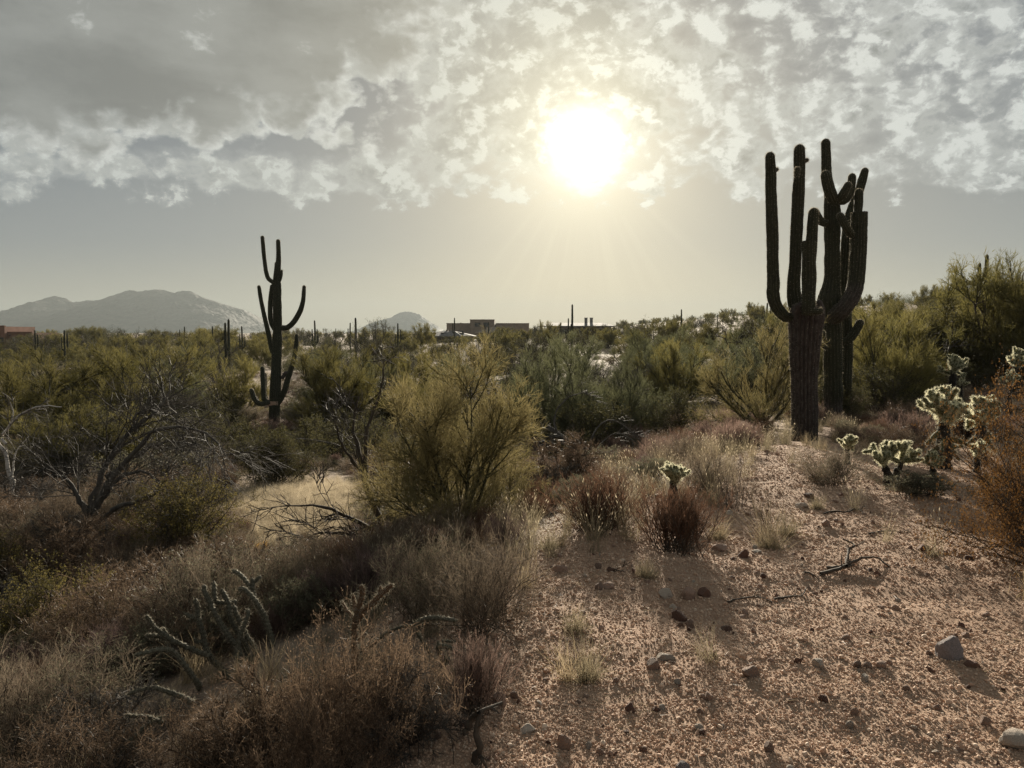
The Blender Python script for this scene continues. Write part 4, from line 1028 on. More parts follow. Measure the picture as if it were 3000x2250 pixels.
hero(T_sage, 'grey_shrub', 2700, 1450, 1385, 200, 'dark grey-green ground shrub under the tall dark-trunked cholla', SH, 1.5)

# ------------------------------------------------------------------ scattered shrubs and trees of the wash and the plain
RNG = np.random.default_rng(77)
TAKEN = []; SCATTERED = []
def clear_of(px, py_top, py_base, boxes):
    for x0, y0, x1, y1 in boxes:
        if x0 < px < x1 and py_top < y1 and py_base > y0: return False
    return True
HOLES = [(750, 700, 860, 1195, 99), (2290, 500, 2540, 1275, 16), (1225, 955, 1400, 978, 999), (1580, 925, 1800, 954, 999), (1300, 930, 1560, 952, 999), (0, 950, 100, 978, 999),
         (735, 1340, 1010, 1565, 16), (0, 1560, 350, 1900, 6), (400, 1380, 700, 1560, 8), (360, 1690, 820, 1990, 4.5), (150, 1180, 520, 1480, 10), (1050, 1200, 1640, 1500, 8.5), (2560, 1100, 2950, 1440, 9.5), (1230, 1560, 1640, 1800, 5), (1560, 1000, 2000, 1250, 17), (2710, 970, 3000, 1100, 20.5)]
def scatter(protos, n, rfun, label, name, cat, group, hrange, azr=(-37, 37), accept=None, wr=(.8, 1.2), tries=40, sep=.55, rename=None, short=None):
    done = 0; tr = 0
    while done < n and tr < n * tries:
        tr += 1
        r = rfun(RNG.uniform()); az = math.radians(RNG.uniform(*azr)); x, y = r * math.sin(az), r * math.cos(az)
        z = float(ground_z(x, y)); h = RNG.uniform(*hrange); P = protos[RNG.integers(len(protos))]
        key = id(P)
        if key not in EXT: EXT[key] = extent(P)
        H, W = EXT[key]; s = h / H; w = W * s * .5
        if accept is not None and not accept(x, y): continue
        if any((x - a) ** 2 + (y - b) ** 2 < (sep * (w + c)) ** 2 for a, b, c in TAKEN): continue
        bx, by = proj((x, y, z)); tx, ty = proj((x, y, z + h)); hw = w / y * F
        bad = ty < np.interp(bx, [0, 1100, 1500, 1900, 2200, 2540, 2760, 2830, 3000], [962, 958, 958, 938, 922, 892, 872, 790, 770]) - 6
        for (x0, y0, x1, y1, dm) in HOLES:
            if y < dm and bx + hw > x0 and bx - hw < x1 and ty < y1 - 6 and by > y0: bad = True
        if bad: continue
        TAKEN.append((x, y, w)); q = RNG.uniform(*wr)
        t = inst(P, name, (x, y, z), label, cat, group, RNG.uniform(0, 6.3), (s * q, s * q, s), rename); done += 1
        if short: SCATTERED.append((t, short, float(bx), float((ty + by) / 2), y))
    return done
def lin(a, b): return lambda u: math.sqrt(a * a + u * (b * b - a * a))
def geo(a, b): return lambda u: a * (b / a) ** u
left_side = lambda x, y: x < edge_x(y) - 1.2 and not (-5.2 < x < -2.6 and 9.5 < y < 14)
right_side = lambda x, y: x > edge_x(y) + 1.5
dense = lambda x, y: fbm(x / 14, y / 14, 3, 44) > -.12
scatter([P_broom, P_broom2, P_blue, P_blue2], 24, geo(27, 62), 'yellow-green palo verde tree in the thick scrub of the wash', 'palo_verde', 'palo verde tree', 'palo verdes scattered through the wash', (1.9, 3.1), accept=lambda x, y: dense(x, y), short='yellow-green palo verde')
scatter([P_broom2, P_dark, P_broom, P_mesq2], 44, geo(26, 130), 'olive palo verde tree on the rising slope at the right', 'palo_verde', 'palo verde tree', 'palo verdes on the right slope', (1.7, 3.0), azr=(18, 40), short='olive palo verde')
scatter([P_mesq, P_mesq2, P_dark], 46, geo(48, 130), 'dark green mesquite tree in the scrub before the far houses', 'mesquite_tree', 'mesquite tree', 'mesquites of the middle plain', (2.2, 3.6), short='dark mesquite')
scatter([P_bare], 24, geo(24, 60), 'bare dark twiggy shrub among the green scrub of the wash', 'bare_shrub', SH, 'bare shrubs in the wash', (1.2, 2.2), accept=left_side, short='bare dark shrub')
scatter([P_creo, P_creo2], 90, geo(16, 60), 'dark leafy creosote bush in the thick scrub of the wash', 'creosote_bush', 'bush', 'creosote bushes in the wash', (.8, 1.7), accept=left_side, short='dark creosote bush')
scatter([P_creo, P_creo2, P_dkbush], 26, geo(16, 70), 'dark leafy creosote bush on the grassy slope at the right', 'creosote_bush', 'bush', 'creosote bushes on the right slope', (.8, 1.6), azr=(16, 40), accept=right_side, short='dark creosote bush')
scatter([P_creo, P_creo2], 90, geo(55, 200), 'small dark bush on the pale plain below the horizon', 'creosote_bush', 'bush', 'bushes on the far plain', (1.1, 2.1), short='small far bush')
scatter([P_mesq, P_mesq2, P_dark], 110, geo(110, 420), 'dark low tree in the far tree line along the horizon', 'desert_tree', 'tree', 'trees along the horizon', (2.4, 4.2), sep=.35, short='far dark tree')
scatter([T_pink, T_pink2], 60, geo(9.5, 22), 'pinkish brown dry shrub in the band between the gravel and the saguaro clump', 'pink_shrub', SH, 'pinkish dry shrubs round the saguaro clump', (.3, .55), azr=(1, 38), accept=lambda x, y: y > 10.2 + .10 * abs(x - 4), sep=.42, short='pinkish dry shrub')
scatter([T_red2, T_brown2], 26, geo(9, 24), 'low red-brown twig shrub in the grassy band at the right', 'red_shrub', SH, 'red-brown shrubs in the grassy band', (.35, .6), azr=(1, 38), accept=lambda x, y: y > 10.2 + .10 * abs(x - 4), sep=.42, short='low red-brown shrub')
scatter([T_tang, T_tang2], 46, geo(4.4, 20), 'bare dark twig tangle on the brushy slope at the left', 'twig_tangle', SH, 'bare twig tangles on the left slope', (.4, .85), azr=(-39, 6), accept=lambda x, y: left_side(x, y), sep=.4, rename={'trunk': 'stems', 'crown': 'twigs'}, short='bare dark twig tangle')
scatter([T_grey, T_grey2, T_sage], 85, geo(5.0, 26), 'grey-brown twig shrub on the brushy slope down to the wash', 'grey_shrub', SH, 'grey twig shrubs on the left slope', (.35, .8), azr=(-39, 8), accept=lambda x, y: left_side(x, y), sep=.45, short='grey-brown twig shrub')
scatter([T_brown, T_brown2], 44, geo(4.6, 18), 'brown wiry shrub on the brushy slope at the left', 'brown_shrub', SH, 'brown wiry shrubs on the left slope', (.35, .7), azr=(-39, 2), accept=lambda x, y: left_side(x, y), sep=.45, short='brown wiry shrub')
#@@SHRUBS_END
LANDMARKS = [(2300, 1330, 'the foot of the front saguaro'), (2100, 1380, 'the upright grey whips'), (2480, 1310, 'the small grass-bound cholla'), (1215, 960, 'the small cone hill'), (380, 975, 'the long mountain summit'), (150, 975, 'the left shoulder of the mountain'), (1994, 960, 'the lone pole saguaro'), (671, 985, 'the two close saguaros'), (2506, 930, 'the small armed saguaro on the hill'), (1430, 960, 'the flat roofed house'), (924, 960, 'the spindle saguaro'), (2700, 900, 'the crest of the right slope'), (2200, 935, 'the house by the clump'), (530, 975, 'the right foot of the mountain'), (1560, 1150, 'the upright blue-green palo verde'), (815, 960, 'the tall left saguaro'), (2400, 1000, 'the right-hand saguaro clump'), (1690, 955, 'the long gabled house'), (1308, 985, 'the grey hipped house'),
 (1340, 1280, 'the nearest airy palo verde'), (2757, 1240, 'the dark-trunked cholla'), (1980, 1520, 'the urn shaped red shrub'), (560, 1840, 'the buckhorn cactus'), (350, 1380, 'the fallen dead tree'),
 (120, 1800, 'the olive leafy bush'), (2900, 900, 'the tall dark tree at upper right'), (2950, 1350, 'the large orange-brown bush'), (1092, 975, 'the round skyline mesquite'),
 (540, 1500, 'the golden-topped bush'), (2228, 1100, 'the open many-stemmed palo verde'), (250, 1110, 'the broad brush-like palo verde'), (45, 970, 'the red adobe house'), (1725, 1120, 'the widest blue-green palo verde'), (1060, 1400, 'the leaning bare tree'), (815, 1340, 'the dark rounded bush'), (2605, 1350, 'the paired-stem cholla'), (740, 1480, 'the pale grass patch'), (990, 1130, 'the golden green palo verde')]
def autolabel():
    ordw = ['closest', 'second closest', 'third closest', 'fourth closest', 'fifth closest', 'sixth closest', 'seventh closest', 'eighth closest', 'ninth closest', 'tenth closest', 'eleventh closest', 'twelfth closest', 'thirteenth closest', 'fourteenth closest', 'fifteenth closest', 'sixteenth closest']
    grp = {}
    for t, short, px, py, d in SCATTERED:
        dist, lx, ly, nm = min((math.hypot(px - x, 1.6 * (py - y)), x, y, n) for x, y, n in LANDMARKS)
        dx, dy = px - lx, 1.6 * (py - ly)
        if abs(dx) > 1.6 * abs(dy): w = 'right of' if dx > 0 else 'left of'
        elif abs(dy) > 1.6 * abs(dx): w = 'below' if dy > 0 else 'above'
        else: w = ('below' if dy > 0 else 'above') + (' and right of' if dx > 0 else ' and left of')
        grp.setdefault((short, w, nm), []).append((dist, t))
    for (short, w, nm), L in grp.items():
        L.sort(key=lambda q: q[0])
        for i, (dist, t) in enumerate(L):
            t['label'] = f'{short} {w} {nm}' if len(L) == 1 else f'{ordw[min(i, 15)]} {short} {w} {nm}'
autolabel()

# ------------------------------------------------------------------ "stuff": instanced ground cover
def hidden_proto_collection(name, meshes):
    c = bpy.data.collections.new(name)                 # not linked to the scene: only a source for the instances
    for i, me in enumerate(meshes):
        o = bpy.data.objects.new(f'{name}_{i:02d}', me); c.objects.link(o)
    return c
def instancer(name, P, scale, meshes, label, rng, tilt=0.0, flat=1.0):
    n = len(P); me = bpy.data.meshes.new(name); me.vertices.add(n); me.vertices.foreach_set('co', np.asarray(P, np.float32).ravel())
    rot = np.stack([rng.normal(0, 1, n) * tilt, rng.normal(0, 1, n) * tilt, rng.uniform(0, 6.28, n)], -1).astype(np.float32)
    if tilt > 3: rot = rng.uniform(0, 6.28, (n, 3)).astype(np.float32)
    a = me.attributes.new('rot', 'FLOAT_VECTOR', 'POINT'); a.data.foreach_set('vector', rot.ravel())
    s3 = (np.asarray(scale)[:, None] * np.array([1, 1, flat])[None]).astype(np.float32)
    a = me.attributes.new('scl', 'FLOAT_VECTOR', 'POINT'); a.data.foreach_set('vector', s3.ravel())
    a = me.attributes.new('pick', 'INT', 'POINT'); a.data.foreach_set('value', rng.integers(0, len(meshes), n).astype(np.int32))
    o = link(name, me); tag(o, label, None, None, 'stuff')
    g = bpy.data.node_groups.new(name, 'GeometryNodeTree')
    g.interface.new_socket('Geometry', in_out='INPUT', socket_type='NodeSocketGeometry'); g.interface.new_socket('Geometry', in_out='OUTPUT', socket_type='NodeSocketGeometry')
    gi = g.nodes.new('NodeGroupInput'); go = g.nodes.new('NodeGroupOutput'); ip = g.nodes.new('GeometryNodeInstanceOnPoints')
    ci = g.nodes.new('GeometryNodeCollectionInfo'); ci.inputs['Collection'].default_value = hidden_proto_collection(name + '_source', meshes)
    ci.inputs['Separate Children'].default_value = True; ci.inputs['Reset Children'].default_value = True
    def na(nm, t):
        q = g.nodes.new('GeometryNodeInputNamedAttribute'); q.data_type = t; q.inputs['Name'].default_value = nm; return q.outputs['Attribute']
    g.links.new(gi.outputs[0], ip.inputs['Points']); g.links.new(ci.outputs[0], ip.inputs['Instance'])
    ip.inputs['Pick Instance'].default_value = True
    g.links.new(na('pick', 'INT'), ip.inputs['Instance Index']); g.links.new(na('rot', 'FLOAT_VECTOR'), ip.inputs['Rotation']); g.links.new(na('scl', 'FLOAT_VECTOR'), ip.inputs['Scale'])
    g.links.new(ip.outputs[0], go.inputs[0])
    m = o.modifiers.new('instances', 'NODES'); m.node_group = g
    return o
def sample(rng, n, r0, r1, az0, az1, power=1.0, accept=None):
    """points over the ground, density falling as 1/r^(2-power)... returns (k,3)"""
    u = rng.uniform(0, 1, n)
    r = r0 * (r1 / r0) ** u if power == 0 else (r0 ** power + u * (r1 ** power - r0 ** power)) ** (1 / power)
    az = np.radians(rng.uniform(az0, az1, n)); x, y = r * np.sin(az), r * np.cos(az)
    if accept is not None:
        k = rng.uniform(0, 1, n) < accept(x, y); x, y = x[k], y[k]
    return np.stack([x, y, ground_z(x, y)], -1)

# rocks
def rock_mesh(seed, sub=2, cuts=9, mat='rock', flat=1.0, jag=0.06):
    import bmesh
    rng = np.random.default_rng(seed); bm = bmesh.new(); bmesh.ops.create_icosphere(bm, subdivisions=sub, radius=1.0)
    V = np.array([v.co[:] for v in bm.verts]); Fc = np.array([[v.index for v in f.verts] for f in bm.faces]); bm.free()
    V = V * rng.uniform(.75, 1.25, 3)
    for _ in range(cuts):
        d = nrm(rng.normal(size=3)); h = rng.uniform(.5, .85); q = V @ d; V = V - np.maximum(q - h, 0)[:, None] * d * .95
    V = V * (1 + jag * rng.normal(size=(len(V), 1))); V[:, 2] *= flat
    V = V / np.abs(V[:, :2]).max()
    a = Acc(); a.add(V, Fc); return a.mesh('rock', [MT[mat]], False)
G_rng = np.random.default_rng(5)
pebs = [rock_mesh(700 + i, 1, 5, 'grit', .75) for i in range(6)]
bench_d = lambda x, y: np.clip(sst(-1.6, .3, x - edge_x(y) + .5 * fbm(x / .9, y / .9, 3, 4)) * (.62 + .6 * sst(-.25, .2, fbm(x / .7, y / .7, 3, 21))), .05, 1) * sst(13, 8, y)
P = sample(G_rng, 420000, 1.7, 12.5, -40, 41, 0.75, bench_d)
sz = np.clip(np.exp(G_rng.normal(math.log(.0030), .46, len(P))), .0016, .015) * (1 + .045 * np.hypot(P[:, 0], P[:, 1]))
P[:, 2] += sz * .25
instancer('gravel', P, sz, pebs, 'coarse reddish granite gravel strewn over the bare bench', G_rng, 9)
stn = [rock_mesh(720 + i, 2, 8, m, f, .04) for i, (m, f) in enumerate([('rock', .7), ('rock', .55), ('rockd', .6), ('rockp', .6), ('rock', .8), ('rockd', .5)])]
P = sample(G_rng, 1500, 1.8, 12, -30, 41, 0.9, bench_d); sz = np.clip(np.exp(G_rng.normal(math.log(.015), .38, len(P))), .009, .035); P[:, 2] += sz * .2
instancer('stones', P, sz, stn, 'small loose stones scattered through the gravel', G_rng, 9)

# grass and low ground cover
tufts = [grass_tuft(800 + i, .30, .07, 90, 'straw', (0, 42), .003) for i in range(3)] + [grass_tuft(803 + i, .30, .08, 80, 'strawd', (0, 50), .003) for i in range(3)]
seedy = [grass_tuft(810 + i, .38, .07, 60, 'strawd', (0, 30), .0026, 22) for i in range(4)]
patch = lambda x, y: np.exp(-(((x + 3.7) / 1.5) ** 2 + ((y - 11.6) / 1.9) ** 2))
P = sample(G_rng, 9000, 3.0, 30, -40, 40, 1.0, lambda x, y: np.clip(.25 * sst(.2, -1.2, x - edge_x(y)) + .45 * sst(8.6, 10.5, y) * sst(0, 1.5, x - edge_x(y)) + .006, 0, 1))
instancer('dry_grass', P, G_rng.uniform(.45, 1.1, len(P)), tufts, 'dry straw and grey grass growing between the shrubs', G_rng, .12)
P = sample(G_rng, 12000, 8.5, 15.5, -32, -5, 1.2, patch)
p2 = at(585, 1725); Q = p2 + G_rng.normal(size=(420, 3)) * [.30, .45, 0]; Q[:, 2] = ground_z(Q[:, 0], Q[:, 1]); P = np.concatenate([P, Q])
instancer('pale_grass', P, G_rng.uniform(.35, .8, len(P)), [grass_tuft(830 + i, .30, .07, 90, 'strawp', (0, 42), .003) for i in range(3)], 'bright pale straw grass on the sunlit patch below the dark bush', G_rng, .12)
P = sample(G_rng, 1700, 5.0, 22, -28, 36, 1.0, lambda x, y: np.clip(.7 * sst(.9, -.2, x - edge_x(y)) * sst(-3.5, -.6, x - edge_x(y)) + .34 * sst(9, 11, y) * sst(0, 2, x - edge_x(y)) + .03, 0, 1))
instancer('seed_grass', P, G_rng.uniform(.6, 1.15, len(P)), seedy, 'pale seed-headed grass along the edge of the gravel and round the saguaros', G_rng, .1)
def open_view(P, h, boxes):
    bx, by = proj(P); tx, ty = proj(P + [0, 0, h]); ok = np.ones(len(P), bool)
    for x0, y0, x1, y1, dm in boxes: ok &= ~((P[:, 1] < dm) & (bx > x0) & (bx < x1) & (ty < y1) & (by > y0))
    return P[ok]
low = [T_pink['twigs'], T_grey['twigs'], T_brown['twigs'], T_sage['twigs'], T_red2['twigs'], T_purp['twigs']]
P = sample(G_rng, 5200, 4.5, 70, -42, 42, 0.35, lambda x, y: np.clip(.75 * sst(-.6, -2.2, x - edge_x(y)) * (1 - patch(x, y)) * (1 - np.exp(-(((x + 2.2) / 1.0) ** 2 + ((y - 10.2) / 1.8) ** 2))) + .8 * sst(9.6, 11.5, y) * sst(.3, 2, x - edge_x(y)), 0, 1))
P = open_view(P, .3, [(735, 1340, 1010, 1565, 16), (2290, 1150, 2450, 1260, 14), (520, 1660, 640, 1760, 6), (1090, 1350, 1300, 1450, 9)])
instancer('low_brush', P, G_rng.uniform(.25, .55, len(P)), low, 'low dry brush covering the ground between the larger shrubs', G_rng, .08)
far_low = [P_creo['foliage'], P_creo2['foliage'], T_sage['twigs'], P_mesq2['crown'], P_broom['crown']]
P = sample(G_rng, 7000, 60, 1500, -44, 44, 0.25, lambda x, y: np.clip(.35 + 1.2 * fbm(x / 40, y / 40, 3, 8) + 1.0 * sst(15, 60, x), .15, 1))
P = P[[not any(x0 - 8 < q < x1 + 8 and 168 < p[1] < 262 for x0, x1 in ((1230, 1390), (1305, 1552), (1582, 1800))) for p, q in zip(P, proj(P)[0])]]
instancer('far_scrub', P, G_rng.uniform(.35, .95, len(P)) * np.where(G_rng.uniform(size=len(P)) < .15, 1.3, .85), far_low, 'far scrub covering the plain and the hillside out to the horizon', G_rng, .05)
# straws and twigs lying on the gravel
def litter_mesh(seed, n=14):
    rng = np.random.default_rng(seed); a = Acc()
    az = rng.uniform(0, 6.28, n); D = np.stack([np.cos(az), np.sin(az), rng.uniform(-.02, .12, n)], -1)
    ribbons(a, walk(rng, rng.normal(size=(n, 3)) * [.09, .09, 0.001] + [0, 0, .008], D, rng.uniform(.03, .09, n), 4, .15), np.full(n, .0018), rng, 0, rng.uniform(0, 1, n))
    return a.mesh('litter', [MT['strawd' if seed % 3 == 0 else 'brown']], False)
P = sample(G_rng, 1500, 1.8, 11, -34, 41, 1.0, lambda x, y: np.clip(.5 * sst(-1.4, .3, x - edge_x(y)) * (.1 + sst(-.05, .3, fbm(x / .8, y / .8, 3, 61)) * 1.6) + .5 * np.exp(-((x - edge_x(y)) / .7) ** 2), 0, 1))
instancer('plant_litter', P, G_rng.uniform(.6, 1.3, len(P)), [litter_mesh(900 + i) for i in range(6)], 'dry straws and twigs littering the gravel', G_rng, .04)

# ------------------------------------------------------------------ single grass tufts on the gravel
for k, (px, by, ty, w, lab) in enumerate([
    (1722, 1995, 1860, 120, 'grey-based straw grass tuft alone in the lower gravel beside the brown mass'),
    (2252, 1605, 1470, 110, 'golden grass tuft on the gravel right of the urn shaped red shrub'),
    (2308, 1565, 1475, 95, 'grass tuft with a dark base just behind the golden one'),
    (1893, 1692, 1625, 85, 'small thin grass tuft in the gravel below the urn shaped shrub'),
    (1612, 1605, 1530, 90, 'pale grass tuft at the left border of the gravel behind the stones'),
    (2105, 1580, 1500, 75, 'wispy straw clump just right of the urn shaped red shrub'),
    (2650, 1440, 1385, 130, 'grey grass clump at the foot of the paired-stem cholla'),
    (2395, 1490, 1440, 60, 'tiny dry sprig standing on the gravel beside the fallen sticks'),
    (1690, 1850, 1770, 110, 'thin straw tuft at the left edge of the gravel above the lone tuft')]):
    g = at(px, by); kx = g[1] / F; h = PT(px, ty, g[1])[2] - g[2]
    me = grass_tuft(850 + k, h * 1.2, w * kx * .30, 130, 'straw' if k in (1, 5) else 'strawd', (0, 44), .0022)
    t = thing('grass_tuft', g, lab, 'grass tuft', 'grass tufts on the gravel'); link('blades', me, t)
    link('old_blades', grass_tuft(870 + k, h * .6, w * kx * .42, 180, 'strawd', (5, 70), .003), t)

# ------------------------------------------------------------------ rocks on the gravel
RK = {(m, f): [rock_mesh(740 + 10 * i + j, 3, 12, m, f, .018) for j in range(2)] for i, (m, f) in enumerate([(m, f) for m in ('rock', 'rockd', 'rockp', 'rockg') for f in (.5, .8)])}
for k, (px, by, w, h, m, lab) in enumerate([
    (2778, 1922, 80, 68, 'rockg', 'largest rock, grey angular boulder alone on the right of the gravel'),
    (2848, 1950, 48, 16, 'rockd', 'flat dark stone right at the foot of the grey boulder'),
    (2978, 2182, 95, 55, 'rockp', 'pale rock cut by the right edge near the bottom corner'),
    (2195, 1976, 66, 34, 'rock', 'long pink rock in the lower middle of the gravel'),
    (2398, 1955, 42, 32, 'rockp', 'pale pink slanting rock between the long pink one and the grey boulder'),
    (1914, 1955, 52, 30, 'rock', 'pink rock leaning on a pale flat one in the lower gravel'),
    (1950, 1930, 58, 22, 'rockp', 'pale flat rock behind a pink one, right of the lone grass tuft'),
    (1655, 2187, 52, 44, 'rock', 'square pink rock near the bottom left of the gravel'),
    (1547, 2142, 52, 24, 'rockp', 'pale flat rock left of the square pink one'),
    (1998, 2262, 62, 45, 'rockg', 'grey upright rock cut by the bottom edge of the picture'),
    (1849, 2082, 40, 26, 'rockd', 'dark lumpy rock below the lone grass tuft'),
    (1951, 1746, 46, 32, 'rockp', 'pale block, left of the three rocks in a row on the gravel'),
    (2019, 1749, 48, 32, 'rock', 'pink peaked rock, middle of the three in a row'),
    (2066, 1743, 46, 28, 'rockd', 'reddish wedge rock, right of the three in a row'),
    (1988, 1812, 66, 34, 'rockd', 'dark slab casting a shadow just below the three rocks in a row'),
    (2022, 1838, 30, 27, 'rock', 'small upright pink stone right below the dark slab'),
    (2131, 1848, 40, 20, 'rockd', 'dark flat-topped brick-like stone right of the dark slab'),
    (1972, 1782, 26, 18, 'rockp', 'small ochre stone between the pale block and the dark slab'),
    (1783, 1722, 50, 22, 'rock', 'pale pink flat rock left of the three in a row'),
    (1646, 1674, 60, 26, 'rock', 'broad low rock at the left border of the gravel'),
    (1751, 1664, 24, 16, 'rock', 'small stone right of the broad low rock at the left border'),
    (2110, 1610, 58, 18, 'rock', 'flat slab just right of the foot of the urn shaped shrub'),
    (2178, 1632, 36, 28, 'rockd', 'dark rough lump below the golden grass tuft'),
    (2215, 1618, 34, 9, 'rockp', 'thin pale flake beside the dark rough lump'),
    (2419, 1541, 30, 20, 'rock', 'pink stone above the fallen sticks, upper part of the gravel'),
    (2371, 1458, 38, 16, 'rockd', 'dark stone near the upper edge of the gravel, in front of a pale one'),
    (2347, 1485, 38, 18, 'rockp', 'pale stone near the upper edge of the gravel below a dark one'),
    (2385, 1404, 36, 16, 'rockd', 'dark stone where the gravel meets the grass below the saguaro clump'),
    (2466, 1452, 30, 12, 'rockd', 'low reddish stone in the upper gravel right of the dark ones'),
    (2707, 1610, 38, 16, 'rockd', 'dark low stone alone in the right of the gravel above the sticks'),
    (2134, 1505, 36, 14, 'rockp', 'pale stone behind the urn shaped shrub at its right'),
    (2543, 1955, 34, 18, 'rock', 'pair of low stones left of the grey boulder, right stone'),
    (2512, 1953, 30, 18, 'rock', 'pair of low stones left of the grey boulder, left stone'),
    (2076, 2048, 32, 24, 'rock', 'small reddish stone below the long pink rock, to its left'),
    (2252, 2200, 36, 28, 'rock', 'pinkish stone near the bottom middle of the gravel'),
    (2412, 2052, 34, 18, 'rockd', 'dark stone below the pale pink slanting rock'),
    (2883, 2119, 38, 24, 'rock', 'pink stone left of the pale rock at the right edge'),
    (2503, 2092, 26, 22, 'rock', 'small upright stone right below the dark one in the lower gravel'),
    (1920, 2082, 28, 18, 'rockd', 'small dark stone right of the dark lumpy rock'),
    (1462, 2066, 50, 42, 'rock', 'rounded pink rock at the border of the brown brush and the gravel'),
    (1245, 2140, 86, 34, 'rockd', 'red rock half hidden under the brown brush at the bottom'),
    (1985, 2000, 26, 16, 'rockp', 'small pale stone left of the long pink rock')]):
    g = at(px, by); kx = g[1] / F; W = w * kx; Hh = h * kx
    L = RK[(m, .5 if h / w < .55 else .8)]; me = L[k % 2]
    s = W / 2; co = .5 if h / w < .55 else .8
    o = link('rock', me, None, (g[0], g[1], g[2] + Hh * .17), (0, 0, k * 1.9), (s, s, max(Hh * .75 / co, s * .35)))
    tag(o, lab, 'rock', 'rocks on the gravel')
#@@STUFF_END

# ------------------------------------------------------------------ teddy-bear chollas
def joint_mesh(seed, L=.10, r=.022, nsp=230, spl=.027):
    rng = np.random.default_rng(seed); a = Acc()
    k = 9; t = np.linspace(0, 1, k); rr = r * np.sqrt(np.clip(1 - (2 * t - 1) ** 4, .04, 1)) * (1 + .05 * rng.normal(size=k))
    tubes(a, np.stack([np.zeros(k), np.zeros(k), t * L], -1)[None], rr[None], 9, 0, .5)
    u = rng.uniform(.03, 1, nsp); th = rng.uniform(0, 6.28, nsp); rad_ = np.interp(u, t, rr)
    n = np.stack([np.cos(th), np.sin(th), np.clip((u - .5) * 1.6, -.8, 1.4)], -1); B = np.stack([np.cos(th) * rad_, np.sin(th) * rad_, u * L], -1)
    D = nrm(n + rng.normal(size=n.shape) * .35)
    ribbons(a, np.stack([B, B + D * spl * rng.uniform(.6, 1.15, (nsp, 1))], 1), np.full(nsp, .0017), rng, 1, rng.uniform(0, 1, nsp))
    return a.mesh('joint', [MT['joint'], MT['spine']], True)
JM = [joint_mesh(400 + i) for i in range(4)]
def oldjoint_mesh(seed):
    rng = np.random.default_rng(seed); me = joint_mesh(seed, .10, .019, 170, .024); me.materials[1] = MT['spined']; return me
JO = [oldjoint_mesh(420 + i) for i in range(2)]
def teddy(px, base_py, top_py, width, label, seed, n1=7, trunk_r=.09, stems=1, D=None, jl=None, old=0, depth=3, lean=0.0):
    rng = np.random.default_rng(seed)
    g = at(px, base_py) if D is None else ground_at_depth(px, D)
    kx = g[1] / F; H = PT(px, top_py, g[1])[2] - g[2]; Wd = width * kx
    t = thing('teddy_bear_cholla', g, label, 'cholla cactus', 'teddy-bear chollas')
    jl = jl or max(.075, H * .12)
    a = Acc(); tops = []
    for s in range(stems):
        off = (s - (stems - 1) / 2) * trunk_r * 2.4
        hh = H * (.60 if stems == 1 else .52)
        P = np.array([[off * .5, 0, -.05], [off * .8 + lean * .2, 0, hh * .4], [off * 1.3 + lean * .6, .02 * (-1) ** s, hh * .75], [off * 1.6 + lean, .0, hh]])
        Q = smooth_path(P, 16); tubes(a, Q[None], (np.linspace(trunk_r * 1.15, trunk_r * .62, 16) * (1 + .13 * rng.normal(size=16)))[None], 12, 0, .5)
        tops.append(Q)
    Q = np.concatenate(tops)
    k = 900 if H > .7 else 350; pick = rng.integers(2, len(Q), k); th = rng.uniform(0, 6.28, k); n = np.stack([np.cos(th), np.sin(th), rng.normal(-.2, .4, k)], -1)
    B = Q[pick] + n * [1, 1, 0] * trunk_r * .8 + np.stack([0 * th, 0 * th, rng.uniform(-.03, .03, k)], -1)
    sp = Acc(); ribbons(sp, np.stack([B, B + nrm(n) * rng.uniform(.02, .05, (k, 1))], 1), np.full(k, .002), rng, 0, rng.uniform(0, .6, k))
    tr = link('trunk', a.mesh('trunk', [MT['ctrunk']]), t); link('spines', sp.mesh('spines', [MT['spined']], False), tr)
    def put(p, d, L, old_=False):
        q = Vector(d).to_track_quat('Z', 'Y'); s = L / .10
        o = link('joint', (JO if old_ else JM)[rng.integers(2 if old_ else 4)], t, p, q.to_euler(), (s * rng.uniform(.85, 1.1), s * rng.uniform(.85, 1.1), s))
        return np.array(p) + np.array(d) * L * .93
    R = Wd * .5
    for top in tops:
        n2 = int(n1 * (1.6 if old else 1.1)); dirs = np.concatenate([cone_dirs(rng, n2 // 2, 10, 45), cone_dirs(rng, n2 - n2 // 2, 45, 84)]); dirs[0] = nrm(np.array([.1, -.2, 1.]))
        for d in dirs:
            f = rng.uniform(.82, 1.0); p = top[min(15, int(f * 15.9))]
            flat = math.hypot(d[0], d[1])
            L1 = max(jl, R * .60) if flat > .5 else max(jl, (H - top[-1, 2]) * .5)
            p1 = put(p, d, min(L1, jl * 1.5))
            for _ in range(rng.integers(2, 4)):
                d2 = nrm(d * .7 + rng.normal(size=3) * .6 + [0, -.12, .5]); p2 = put(p1 - d * jl * rng.uniform(.1, .3), d2, jl * rng.uniform(.8, 1.1))
                if depth > 2:
                    for _ in range(rng.integers(1, 4)):
                        d3 = nrm(d2 * .6 + rng.normal(size=3) * .55 + [0, -.1, .5]); put(p2 - d2 * jl * rng.uniform(.1, .3), d3, jl * rng.uniform(.55, .85))
        for _ in range(old):                            # drooping old joints along the trunk
            i = rng.integers(7, 13); th = rng.uniform(0, 6.28); d = nrm(np.array([math.cos(th), math.sin(th), rng.uniform(-1.2, .1)]))
            p1 = put(top[i] + d * [1, 1, 0] * trunk_r * .6, d, jl * 1.1, True); put(p1, nrm(d + [0, 0, rng.uniform(-.6, .3)]), jl * .7, True)
    return t
teddy(2762, 1372, 1112, 190, 'largest cholla with a thick black trunk and a glowing spiny crown at right', 1, 8, .09, 1, old=10, jl=.145)
